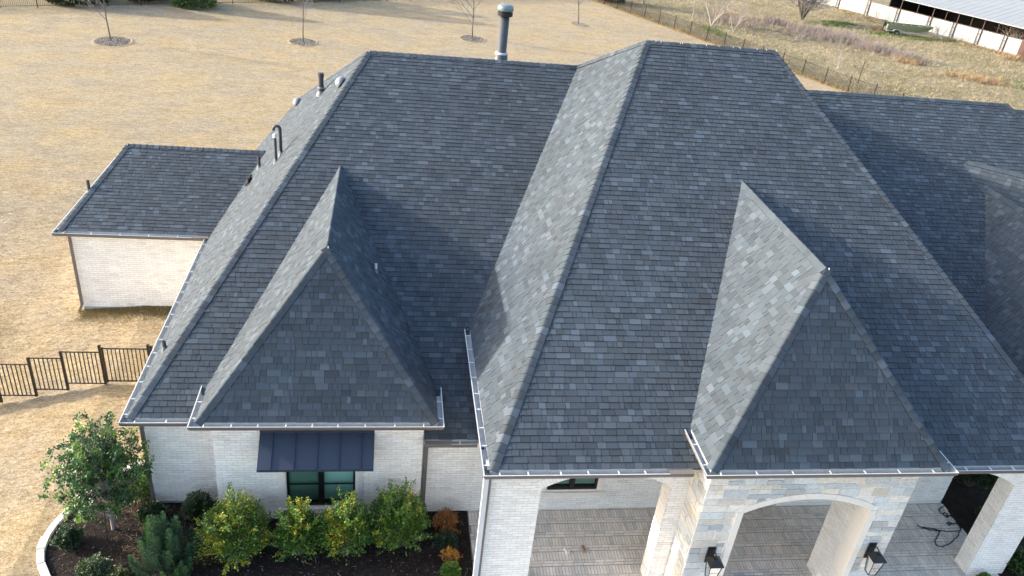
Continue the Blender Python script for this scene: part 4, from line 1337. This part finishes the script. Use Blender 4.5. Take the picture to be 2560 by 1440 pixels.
# evergreens beyond and along the back fence
def evergreen(name, label, loc, rad, h, seed, pal, n=5000, cat='tree'):
    r = random.Random(seed); root = empty(name, label, cat, (loc[0], loc[1], 0))
    tr = Acc(); tr.tube([(0, 0, 0), (0, 0, h * .9)], [.15, .03], 7); lf = Acc()
    lumps = [(rv(r), r.uniform(.8, 1.15)) for _ in range(26)]
    for i in range(n):
        z = r.random() ** 1.5; prof = (1 - z) ** .6 * (.8 + .2 * min(1, z * 6))
        t = r.uniform(0, 6.283); q = r.uniform(.55, 1) ** .6
        d = Vector((math.cos(t), math.sin(t), z))
        k = max(l[1] * max(0, l[0].dot(d.normalized())) for l in lumps)
        rr = rad * prof * q * (.6 + .5 * k)
        p = Vector((math.cos(t) * rr, math.sin(t) * rr, .15 + z * h))
        c = r.choice(pal); g = r.uniform(.5, 1.4)
        leafquad(lf, p, Vector((math.cos(t), math.sin(t), .3)) + rv(r) * .7, rv(r), r.uniform(.22, .42), .14, tuple(x * g for x in c))
    tr.build('trunk', M['bark'], root); lf.build('crown', M['needle'], root)
EV = [(.016, .034, .014), (.024, .05, .018), (.012, .022, .012)]
evergreen('evergreen_tree', 'broad dark evergreen beyond the back fence at the top left corner', (-19.6, 57.0), 2.7, 4.0, 301, EV)
evergreen('evergreen_tree', 'small dark evergreen beyond the fence behind the leftmost lawn tree', (-15.4, 59.4), 1.3, 2.4, 302, EV, 2500)
evergreen('evergreen_tree', 'small dark evergreen beyond the fence between the lawn tree and the green conifer', (-14.1, 61.2), 1.2, 2.4, 303, EV, 2500)
evergreen('conifer', 'bright green soft conifer standing on the lawn in front of the back fence', (-10.9, 58.6), 1.75, 3.6, 304, [(.09, .16, .04), (.13, .20, .055), (.05, .10, .028)], 4200)
evergreen('evergreen_tree', 'dark wide evergreen beyond the back fence right of the green conifer', (-5.4, 65.4), 3.0, 7, 305, EV, 6500)
evergreen('evergreen_tree', 'rounded dark evergreen beyond the fence behind the second lawn tree', (-1.2, 67.6), 2.2, 5.5, 306, EV, 3000)
evergreen('evergreen_tree', 'dark evergreen beyond the side fence at the top of the picture', (30.6, 78.4), 1.5, 4.0, 307, EV, 2500)

# ------------------------------------------------------------------ field grasses
def tufts(name, label, n, region, pal, hmin, hmax, seed, blades=7, wid=.03, spread=.25):
    r = random.Random(seed); a = Acc(); k = 0
    while k < n:
        x, y = region(r)
        if not in_view((x, y, .2), .06): continue
        k += 1
        h = r.uniform(hmin, hmax); c = r.choice(pal); g = r.uniform(.75, 1.25)
        for b in range(blades):
            t = r.uniform(0, 6.283); l = r.uniform(.5, 1) * h; s_ = r.uniform(.1, 1) * spread * h * 2
            bx, by_ = x + r.gauss(0, .08), y + r.gauss(0, .08)
            cc = tuple(v * g * r.uniform(.85, 1.15) for v in c)
            wx_, wy_ = -math.sin(t) * wid, math.cos(t) * wid
            gh = ground_h(bx, by_)
            a.face([(bx, by_, gh), (bx + wx_, by_ + wy_, gh), (bx + math.cos(t) * s_, by_ + math.sin(t) * s_, gh + l)], cc)
    a.build(name, M['drygrass'], None, kind='stuff', label=label)
def fence_x(y): return 41.75 + (47.08 - y) * (11.51 / 27.37)
def reg_field(r):
    while True:
        x = r.uniform(28, 78); y = r.uniform(38, 95)
        if x > fence_x(y) + .25 and (x - 64.28) * .919 + (y - 86.86) * .394 < -.2: return x, y
def blob(cs):
    def f(r):
        while True:
            cx_, cy_, ra, rb = r.choice(cs)
            x, y = cx_ + r.gauss(0, ra * .5), cy_ + r.gauss(0, rb * .5)
            if x > fence_x(y) + .3: return x, y
    return f
tufts('field_grass', 'rough pale and greenish dry grass covering the field beyond the side fence', 15000, reg_field, [(.40, .32, .19), (.33, .27, .15), (.46, .38, .24), (.24, .22, .11), (.36, .30, .22), (.20, .16, .10)], .10, .34, 401, blades=6, spread=.5)
tufts('tall_dead_weeds', 'purplish grey tall dead weeds in a band across the field', 1500, blob([(52, 67, 5.5, 5.0), (44, 73, 4, 4), (50.9, 70.5, 2.2, 1.6), (53.2, 66.5, 1.8, 1.6), (54.8, 63.2, 1.6, 1.4), (56.5, 60.0, 1.5, 1.6), (48.4, 73.5, 1.5, 1.2)]), [(.27, .23, .22), (.34, .29, .26), (.20, .165, .155), (.30, .24, .18)], .6, 1.1, 402, blades=10, wid=.03, spread=.25)
tufts('orange_dead_weeds', 'orange brown dead weeds in clumps across the field', 900, blob([(60.7, 52.6, 2.5, 1.5), (47.0, 74.0, 2.6, 1.0), (44.2, 76.2, 2.5, 1.0), (55.9, 58.4, 1.0, 1.4), (62.2, 74.6, .8, .8), (72.0, 64.0, 1.8, .8), (59.0, 54.0, 2, 1)]), [(.34, .235, .14), (.28, .19, .11), (.40, .30, .17)], .3, .7, 403, blades=9, wid=.035, spread=.35)
tufts('green_grass', 'patches of green grass near the boat and under the tangled tree', 1700, blob([(55.8, 75.6, 2.6, .9), (65.6, 71.5, 3.0, .8), (58.5, 77.5, 2.0, .8), (64.5, 51.0, 2.5, 1.0), (61.5, 72.6, 2.0, .8), (38.5, 66, 1, 3)]), [(.10, .17, .045), (.14, .20, .06), (.17, .19, .075)], .12, .3, 404, blades=8, wid=.04, spread=.5)
def reg_strip(r):
    y = r.uniform(44, 79); return fence_x(y) + r.uniform(-.12, .5), y
tufts('fence_line_grass', 'tall straw coloured grass along the foot of the side fence', 1600, reg_strip, [(.38, .27, .13), (.42, .33, .18), (.28, .22, .11)], .2, .45, 405, blades=7, spread=.3)
def reg_barn(r):
    t = r.uniform(0, 1); return 64.28 + 9.9 * t - .3 - r.uniform(0, .8), 86.86 - 23.2 * t - .15 - r.uniform(0, .4)
tufts('barn_foot_grass', 'tall pale dry grass at the foot of the white sheet wall', 700, reg_barn, [(.40, .31, .18), (.30, .22, .12), (.34, .27, .2)], .25, .6, 406, blades=8, spread=.35)
# greener grass at the foot of the low wing
def reg_w(r):
    return r.uniform(-4.4, .2), 9.56 - abs(r.gauss(0, .35))
tufts('wall_foot_grass', 'greenish brown grass along the foot of the low white wing', 2600, reg_w, [(.12, .12, .04), (.20, .15, .055), (.28, .19, .08)], .03, .08, 407, blades=6, wid=.012, spread=.6)

def lawn_thatch():
    r = random.Random(55); a = Acc(); k = 0
    while k < 42000:
        x = r.uniform(-16, 1.5); y = r.uniform(-3.5, 26)
        if not in_view((x, y, 0), .02): continue
        k += 1
        if r.random() < sm((y - 6) / 20): continue
        if x > -.2 and y < 20 and y > -6 and x > 0: continue
        if inside(x, y, bedpts) or (x > -4.5 and 9.4 < y < 16.5): continue
        gh = ground_h(x, y); t = r.gauss(0, .9) + (3.14 if r.random() < .5 else 0); l = r.uniform(.03, .10) * (1 + .03 * y); w = .010 * (1 + .05 * y)
        g = r.choice((.24, .32, .40, .50, .58)) * r.uniform(.85, 1.15)
        ux, uy = math.cos(t) * l, math.sin(t) * l * .6
        z0 = gh + .008
        a.face([(x, y, z0), (x + ux, y + uy, z0 + r.uniform(.005, .03)), (x + ux * .8 - uy / l * w, y + uy * .8 + ux / l * w, z0 + r.uniform(.0, .02))], (g, g * .80, g * .53))
    a.build('lawn_thatch', M['drygrass'], None, kind='stuff', label='straw coloured dormant grass blades matted over the near lawn')
lawn_thatch()

# ------------------------------------------------------------------ iron fences
pk = Acc(); pk.abox(-.012, -.012, 0, .012, .012, 1.14); PK = pk.build('picket', M['iron'])
pp = Acc(); pp.abox(-.032, -.032, 0, .032, .032, 1.34); pp.box((-.040, -.040, 1.34), (.08, 0, 0), (0, .08, 0), (0, 0, .025)); pp.box((-.026, -.026, 1.365), (.052, 0, 0), (0, .052, 0), (0, 0, .012)); PP = pp.build('post', M['iron'])
def fence_run(root, pts, first_post=True, last_post=True, rail_h=(.13, 1.23), pick=.105, stuff_far=None, count=[0], post_scale=1.0):
    """straight run through post positions, coordinates local to root"""
    for i, p in enumerate(pts):
        if (i or first_post) and (i < len(pts) - 1 or last_post): inst(PP, 'post', root, p)
    for i in range(len(pts) - 1):
        p, q = Vector(pts[i]), Vector(pts[i + 1]); d = q - p; L = Vector((d.x, d.y)).length
        zb = max(p.z, q.z) if abs(d.z) > .01 else p.z
        dz = 0; base = Vector((p.x, p.y, (p.z + q.z) / 2)); dd = Vector((d.x, d.y, 0))
        rz = math.atan2(dd.y, dd.x)
        for h in rail_h:
            a = Acc(); n_ = Vector((-dd.y, dd.x, 0)).normalized()
            a.box(base + dd.normalized() * .03 - n_ * .014 + Vector((0, 0, h - .014)), dd - dd.normalized() * .06, n_ * .028, (0, 0, .028)); a.build('rail', M['iron'], root)
        n = int(round(L / pick))
        for k in range(1, n):
            f = k / n
            inst(PK, 'picket', root, (base.x + dd.x * f, base.y + dd.y * f, base.z + rail_h[0] - .03), rz)
near = empty('iron_fence', 'dark bronze iron fence with a gate stepping up to the house on the left lawn', 'fence', (-2.36, 5.14, 0))
o0 = Vector((-2.36, 5.14, 0))
FY = 0.0
NP = [(-7.30, -1.10), (-6.30, -.92), (-5.33, -.69), (-4.33, -.46), (-3.43, -.23), (-2.36, 0.)]
for x, z in NP: inst(PP, 'post', near, (x + 2.36, FY, z))
def panel(parent, x0, x1, z, top, bot, nm='picket', rn='rail', nbar=None):
    for h in (bot, top):
        a = Acc(); a.abox(x0, FY - .014, z + h - .014, x1, FY + .014, z + h + .014); a.build(rn, M['iron'], parent)
    n = nbar or int(round((x1 - x0) / .112))
    for k in range(1, n):
        o = bpy.data.objects.new(nm, PK.data); COL.objects.link(o); o.parent = parent
        o.location = (x0 + (x1 - x0) * k / n, FY, z + bot); o.scale = (1, 1, (top - bot) / 1.14)
for (xa, za), (xb, zb) in zip(NP, NP[1:]):
    panel(near, xa + 2.36 + .03, xb + 2.36 - .03, zb, 1.13, .02)
gate = Acc()
gate.abox(.05, -.02, .07, .09, .02, 1.30); gate.abox(1.31, -.02, .07, 1.35, .02, 1.34)
for h in (.10, 1.25): gate.abox(.09, -.016, h, 1.31, .016, h + .032)
go = gate.build('gate', M['iron'], near)
for k in range(1, 11):
    ob = bpy.data.objects.new('gate_bar', PK.data); COL.objects.link(ob); ob.parent = go; ob.location = (.09 + 1.22 * k / 11, 0, .12)
b = Acc(); b.abox(1.30, -.05, 1.05, 1.37, .05, 1.42); b.build('latch', M['black'], go)
inst(PP, 'post', near, (1.42, 0, 0)); panel(near, 1.45, 2.55, 0, 1.24, .12)

side_f = empty('iron_fence', 'long black iron fence running between lawn and rough field on the right', 'fence', (30.24, 74.45, 0))
o1 = Vector((30.24, 74.45, 0)); d_ = Vector((11.51, -27.37, 0)).normalized()
NS = 18
pts = [d_ * 2.44 * k for k in range(-2, NS)]
budget = 300
# pickets: those that show largest are parts, the far ones one joined part
def long_fence(root, org, pts, pick=.125, lim=296, name='picket_row'):
    P = []
    for p in pts: inst(PP, 'post', root, p)
    for i in range(len(pts) - 1):
        p, q = pts[i], pts[i + 1]; dd = q - p; n_ = Vector((-dd.y, dd.x, 0)).normalized(); un = dd.normalized()
        for h in (.13, 1.23):
            a = Acc(); a.box(p + un * .03 - n_ * .014 + Vector((0, 0, h - .014)), dd - un * .06, n_ * .028, (0, 0, .028)); a.build('rail', M['iron'], root)
        n = int(dd.length / pick)
        for k in range(1, n): 
            w = p + dd * k / n
            P.append((0 if in_view(w + org + Vector((0, 0, .6))) else 1, (w + org - CAM).length, w, math.atan2(dd.y, dd.x)))
    P.sort(key=lambda t: (t[0], t[1]))
    for _, _, w, rz in P[:lim]: inst(PK, 'picket', root, (w.x, w.y, .10), rz)
    a = Acc()
    for _, _, w, rz in P[lim:]: a.box(w + Vector((-.012, -.012, .10)), (.024, 0, 0), (0, .024, 0), (0, 0, 1.14))
    if a.f: a.build(name, M['iron'], root, kind='stuff')
long_fence(side_f, o1, pts)
back_f = empty('iron_fence', 'black iron fence along the far edge of the lawn at the top left', 'fence', (-23.85, 52.52, 0))
o2 = Vector((-23.85, 52.52, 0)); e_ = Vector((27.6 + 23.85, 79.6 - 52.52, 0)); L_ = e_.length; e_.normalize()
nb = int(L_ / 2.44)
long_fence(back_f, o2, [e_ * (L_ * k / nb) for k in range(-1, nb + 1)])
PK.parent = near; PK.location = (-5.05, 0, -1.0); PP.parent = near; PP.location = (-5.9, 0, -1.3)

fp = empty('field_post', 'thin rusty steel post standing in the field behind the side fence', 'post', (45.3, 48.6, 0))
a = Acc(); a.tube([(0, 0, 0), (.06, 0, 1.9)], .035, 6); a.abox(-.07, -.015, .0, .07, .015, .02); a.build('steel_bar', M['rust'], fp)

# ------------------------------------------------------------------ barn
bd = Vector((.3915, -.920, 0)); bn = Vector((.920, .3915, 0)); bo = Vector((64.28, 86.86, 0))
barn = empty('barn', 'long open-sided barn with pale metal roof and white sheet walls at the top right', 'barn', tuple(bo))
a = Acc(); Z = Vector((0, 0, 1)); r = random.Random(77)
# roof
e0 = bd * 5.6 - bn * .35 + Z * 2.95
a = Acc(); a.box(e0, bd * 24, bn * 9 + Z * 1.7, Z * .06); ro = a.build('roof', M['tinroof'], barn)
for k in range(27):
    b = Acc(); b.box(e0 + bd * (.88 * k) + Z * .062 , bd * .84, bn * 9 + Z * 1.7, Z * .022); b.build('roof_sheet', M['tinroof'], ro)
a = Acc(); a.box(bd * 5.8 + bn * 8.2, bd * 23, bn * .1, Z * 4.2); a.build('rear_wall', M['dark_room'], barn)  # near-black colour stands in for the shade inside the barn
a = Acc(); a.box(bd * 5.75 + bn * .2, bd * .08, bn * 8, Z * 3.6); a.build('end_wall', M['dark_room'], barn)  # added end wall, coloured near black to paint the inside shade
a = Acc(); a.box(bd * 5.8 + bn * .3 + Z * .004, bd * 23, bn * 8, Z * .01); a.build('barn_floor', M['mulch'], barn)
posts = [-5.5, -1.4, 3.2, 7.6, 12.0, 15.2, 18.4, 21.4, 24.6]
for i in range(len(posts) - 1):
    s0, s1 = posts[i], posts[i + 1]; n = max(2, int((s1 - s0) / .9))
    for k in range(n):
        hh = 1.85 + (.05 * math.sin(i * 2.3)) - (.5 if i == 0 else 0) ; z0 = .12 + r.uniform(-.04, .10)
        b = Acc(); w = (s1 - s0) / n
        # corrugated sheet
        for c in range(6):
            u0_, u1_ = s0 + w * k + w * c / 6, s0 + w * k + w * (c + 1) / 6
            h0, h1 = (.02 if c % 2 else 0), (0 if c % 2 else .02)
            b.face([bd * u0_ - bn * h0 + Z * z0, bd * u1_ - bn * h1 + Z * z0, bd * u1_ - bn * h1 + Z * hh, bd * u0_ - bn * h0 + Z * hh])
        b.build('wall_sheet', M['tin'], barn)
for s_ in posts[1:]:
    b = Acc(); b.box(bd * s_ - bn * .12, bd * .09, bn * .09, Z * (2.95 if s_ > 5.5 else 2.0)); b.box(bd * (s_ - .34) - bn * .12, bd * .05, bn * .06, Z * 1.9)
    for h in (.5, 1.3): b.box(bd * (s_ - .34) - bn * .125 + Z * h, bd * .36, bn * .04, Z * .04)
    b.build('rusty_post', M['rust'], barn)
for s_ in (9.8, 13.6, 16.8, 20.0, 23.0):
    b = Acc(); b.box(bd * s_ + bn * .05 + Z * 1.8, bd * .06, bn * .06, Z * 1.2); b.build('stud', M['rust'], barn)
b = Acc(); b.box(bd * 5.8 - bn * .1 + Z * 1.84, bd * 19, bn * .06, Z * .06); b.build('top_rail', M['rust'], barn)
ta_ = empty('rusty_tank', 'dark rusty steel tank end standing at the right edge against the barn', 'tank', (73.6, 64.4, 0))
a = Acc(); a.lathe((0, 0, .0), [(.95, 0), (1.0, .1), (1.0, 1.9), (.9, 2.05), (.3, 2.15)], 24); a.build('tank_shell', M['rust'], ta_, smooth=True)

# ------------------------------------------------------------------ boat and trailer
bt = empty('jon_boat', 'olive green flat-bottomed aluminium boat sitting on a trailer in the field', 'boat', (64.3, 72.75, .62), math.radians(-8))
secs = [(-2.6, .62, .58, .0, .55), (-1.5, .68, .62, 0, .56), (0, .70, .64, 0, .58), (1.3, .66, .58, .02, .60), (2.0, .52, .42, .12, .64), (2.5, .38, .22, .30, .68), (2.75, .30, .14, .46, .70)]
a = Acc()
for i in range(len(secs) - 1):
    x0, w0, b0, z0, t0 = secs[i]; x1, w1, b1, z1_, t1 = secs[i + 1]
    for s_ in (-1, 1):
        a.face([(x0, s_ * b0, z0), (x1, s_ * b1, z1_), (x1, s_ * (b1 + w1) / 2 + s_ * .02, (z1_ + t1) / 2), (x0, s_ * (b0 + w0) / 2 + s_ * .02, (z0 + t0) / 2)])
        a.face([(x0, s_ * (b0 + w0) / 2 + s_ * .02, (z0 + t0) / 2), (x1, s_ * (b1 + w1) / 2 + s_ * .02, (z1_ + t1) / 2), (x1, s_ * w1, t1), (x0, s_ * w0, t0)])
    a.face([(x0, -b0, z0), (x0, b0, z0), (x1, b1, z1_), (x1, -b1, z1_)])
x0, w0, b0, z0, t0 = secs[0]; a.face([(x0, -b0, z0), (x0, b0, z0), (x0, w0, t0), (x0, -w0, t0)])
x0, w0, b0, z0, t0 = secs[-1]; a.face([(x0, -b0, z0), (x0, b0, z0), (x0, w0, t0), (x0, -w0, t0)])
for i in range(len(secs) - 1):
    x0, w0, b0, z0, t0 = secs[i]; x1, w1, b1, z1_, t1 = secs[i + 1]
    for s_ in (-1, 1): a.tube([(x0, s_ * w0, t0), (x1, s_ * w1, t1)], .03, 5)
a.build('hull', M['boat'], bt)
a = Acc(); a.abox(-2.5, -.56, .08, 1.9, .56, .12); a.build('floor', M['boat_in'], bt)
for x in (-1.9, -.4, 1.1):
    a = Acc(); a.abox(x, -.6, .32, x + .34, .6, .44); a.build('bench', M['boat_in'], bt)
a = Acc(); a.abox(1.5, -.45, .44, 2.4, .45, .50); a.build('bow_deck', M['boat'], bt)
a = Acc(); a.lathe((-2.85, 0, .38), [(.12, 0), (.19, .05), (.20, .34), (.12, .44)], 12); a.abox(-2.9, -.05, -.35, -2.75, .05, .4); a.abox(-2.75, -.12, .2, -2.55, .12, .5); a.build('outboard_motor', M['grey_pipe'], bt)
a = Acc()
for s_ in (-1, 1):
    a.tube([(-1.8, s_ * .66, .55), (-1.8, s_ * .66, 1.0), (1.6, s_ * .6, 1.05), (1.8, s_ * .55, .62)], .016, 5)
    for x in (-.9, 0, .9): a.tube([(x, s_ * .66, .56), (x, s_ * .65, 1.03)], .014, 5)
a.build('grab_rail', M['galv'], bt)
trl = empty('boat_trailer', 'galvanised single-axle trailer carrying the olive boat', 'trailer', (64.3, 72.75, 0), math.radians(-8))
a = Acc()
for s_ in (-1, 1): a.box((-2.6, s_ * .55 - .04, .42), (3.6, 0, 0), (0, .08, 0), (0, 0, .10)); a.box((1.0, s_ * .55 - .04, .42), (1.8, -s_ * .5, 0), (0, .08, 0), (0, 0, .10))
a.box((2.6, -.05, .42), (2.3, 0, -.1), (0, .1, 0), (0, 0, .10))
for x in (-2.5, -1.3, 0, 1.0): a.abox(x, -.51, .43, x + .08, .51, .51)
a.abox(-1.45, -.75, .30, -1.37, .75, .38); a.build('frame', M['trailer'], trl)
for s_ in (-1, 1):
    a = Acc(); a.lathe((-1.41, s_ * .72, .31), [(.2, -.085), (.31, -.08), (.31, .08), (.2, .085)], 20, axis=(0, s_, 0)); w = a.build('wheel', M['rubber'], trl)
    b = Acc(); b.lathe((-1.41, s_ * .72, .31), [(.19, .0), (.19, .09), (.15, .075), (.06, .085), (.05, .11)], 16, axis=(0, s_, 0)); b.build('rim', M['strap'], w)
    b = Acc(); b.box((-1.8, s_ * .72 - .12, .66), (.8, 0, 0), (0, .24, 0), (0, 0, .02)); b.box((-1.8, s_ * .72 - .12, .66), (-.12, 0, -.16), (0, .24, 0), (0, 0, .02)); b.build('mudguard', M['trailer'], trl)
a = Acc(); a.tube([(4.3, 0, 0), (4.3, 0, .5)], .04, 6); a.tube([(2.9, 0, .5), (2.9, 0, 1.15)], .04, 6); a.build('jack', M['trailer'], trl)

# ------------------------------------------------------------------ lanterns
def lantern(x, label):
    L = empty('wall_lantern', label, 'lantern', (x, SY - .03, 2.14), 0, 'black lanterns on the stone portal')
    a = Acc(); a.box((-.09, 0, -.42), (.18, 0, 0), (0, -.03, 0), (0, 0, .46)); a.box((-.07, -.03, -.39), (.14, 0, 0), (0, -.012, 0), (0, 0, .40)); a.build('backplate', M['black'], L)
    a = Acc(); a.tube([(0, -.04, -.02), (0, -.16, .06), (0, -.24, .05), (0, -.27, -.02)], .014, 8); a.lathe((0, -.27, -.10), [(.05, -.01), (.045, .04), (.02, .06), (.02, .09)], 12); a.build('arm', M['black'], L)
    cy = -.27; tz = -.13; bz = -.62; tw = .135; bw = .085; rw = .165
    a = Acc()
    b4 = [(-rw, -rw), (rw, -rw), (rw, rw), (-rw, rw)]; t4 = [(-.05, -.05), (.05, -.05), (.05, .05), (-.05, .05)]
    for k in range(4):
        j = (k + 1) % 4
        a.face([(b4[k][0], cy + b4[k][1], tz), (b4[j][0], cy + b4[j][1], tz), (t4[j][0], cy + t4[j][1], tz + .10), (t4[k][0], cy + t4[k][1], tz + .10)])
        a.face([(b4[k][0], cy + b4[k][1], tz - .015), (b4[j][0], cy + b4[j][1], tz - .015), (b4[j][0], cy + b4[j][1], tz), (b4[k][0], cy + b4[k][1], tz)])
    a.face([(p[0], cy + p[1], tz + .10) for p in t4]); a.face([(p[0], cy + p[1], tz - .015) for p in reversed(b4)])
    a.build('lantern_roof', M['black'], L)
    a = Acc(); C4 = [(-1, -1), (1, -1), (1, 1), (-1, 1)]
    for k in range(4):
        p, q = C4[k], C4[(k + 1) % 4]
        a.tube([(p[0] * tw, cy + p[1] * tw, tz - .015), (p[0] * bw, cy + p[1] * bw, bz)], .009, 5)
        a.tube([(p[0] * bw, cy + p[1] * bw, bz), (q[0] * bw, cy + q[1] * bw, bz)], .009, 5)
    a.build('lantern_frame', M['black'], L)
    for k in range(4):
        p, q = C4[k], C4[(k + 1) % 4]; g = Acc(); s_ = .97
        g.face([(p[0] * tw * s_, cy + p[1] * tw * s_, tz - .02), (q[0] * tw * s_, cy + q[1] * tw * s_, tz - .02), (q[0] * bw * s_, cy + q[1] * bw * s_, bz), (p[0] * bw * s_, cy + p[1] * bw * s_, bz)])
        g.build('glass_pane', M['lampglass'], L)
    a = Acc()
    for dx in (-.03, .03): a.tube([(dx, cy, tz - .12), (dx, cy, tz - .36)], .011, 8)
    a.tube([(-.03, cy, tz - .36), (0, cy, tz - .40), (.03, cy, tz - .36)], .008, 6); a.tube([(0, cy, tz - .40), (0, cy, tz)], .005, 6); a.build('candle_holder', M['black'], L)
lantern(12.97, 'black glazed lantern on the stone left of the arched doorway')
lantern(16.83, 'black glazed lantern on the stone right of the arched doorway')

# ------------------------------------------------------------------ small things
def wiggle(pts, r, amp=.012, n=5):
    out = []
    for p, q in zip(pts, pts[1:]):
        for k in range(n):
            t = k / n; out.append((p[0] + (q[0] - p[0]) * t + r.uniform(-amp, amp), p[1] + (q[1] - p[1]) * t + r.uniform(-amp, amp), .048 + r.uniform(0, .01)))
    out.append((*pts[-1], .048)); return out
r = random.Random(4)
rope = Acc()
for path_ in ([(20.28, -1.04), (20.33, -1.14), (20.57, -1.17), (20.81, -1.27), (21.09, -1.32), (21.45, -1.29), (21.23, -1.48), (20.88, -1.70), (20.55, -1.84), (20.39, -1.78), (20.44, -1.64), (20.65, -1.46), (20.82, -1.30), (20.53, -1.24), (20.34, -1.15)],
              [(21.52, -.39), (21.28, -.51), (21.26, -.64), (21.32, -.74), (21.36, -.81), (21.45, -.70), (21.38, -.62), (21.30, -.70), (21.42, -.78), (21.50, -.72)],
              [(21.26, -.99), (21.19, -1.03), (21.22, -1.09), (21.31, -1.04), (21.28, -.98), (21.38, -1.07), (21.49, -1.02), (21.52, -1.12)],
              [(21.50, -.72), (21.54, -.9), (21.49, -1.02)], [(21.52, -1.12), (21.50, -1.22), (21.45, -1.29)]):
    rope.tube(wiggle(path_, r), .013, 6)
rope.build('rope', M['rope'], None, label='tangled dark rope lying on the porch floor beside the side opening', category='rope')
def loose_brick(x, y, rz, col, label, name, tilt):
    o = empty(name, label, 'brick', (x, y, .034), rz)
    a = Acc(); L, W_, H_ = .20, .085, .06
    a.abox(-L / 2, -W_ / 2, 0, L / 2, W_ / 2, H_, col); a.build('brick_body', M['redbrick'], o)
    for k in (-1, 0, 1):
        h = Acc(); h.lathe((k * .055, 0, H_ - .001), [(.016, 0), (.016, .0025)], 10); h.build('core_hole', M['black'], o)
loose_brick(10.34, -1.64, math.radians(-75), (.78, .74, .72), 'loose whitish brick lying on the porch floor, left of the reddish one', 'loose_brick', 0)
loose_brick(10.78, -1.60, math.radians(-83), (.36, .24, .20), 'loose reddish brick with core holes lying on the porch floor', 'loose_brick', 0)
a = Acc(); base = Vector((1.10, 10.85, 4.25)); u_ = Vector((0, 1, 0)); v_ = Vector((1, 0, SL)).normalized()
pl = [(-.22, -.13), (-.05, -.16), (.0, -.08), (.14, -.16), (.30, -.02), (.36, .10), (.16, .07), (.05, .16), (-.08, .04), (-.2, .06)]
top = [base + u_ * p[0] + v_ * p[1] + nL * (.05 + .02 * (i % 3)) for i, p in enumerate(pl)]; bot = [base + u_ * p[0] + v_ * p[1] + nL * .02 for p in pl]
a.face(top)
for i in range(len(pl)): a.face([bot[i], bot[(i + 1) % len(pl)], top[(i + 1) % len(pl)], top[i]])
a.build('torn_felt', M['tar'], None, label='torn scrap of black felt lying on the left roof slope near the low wing', category='debris')

try:
    scene.render.engine = 'CYCLES'
except Exception:
    pass
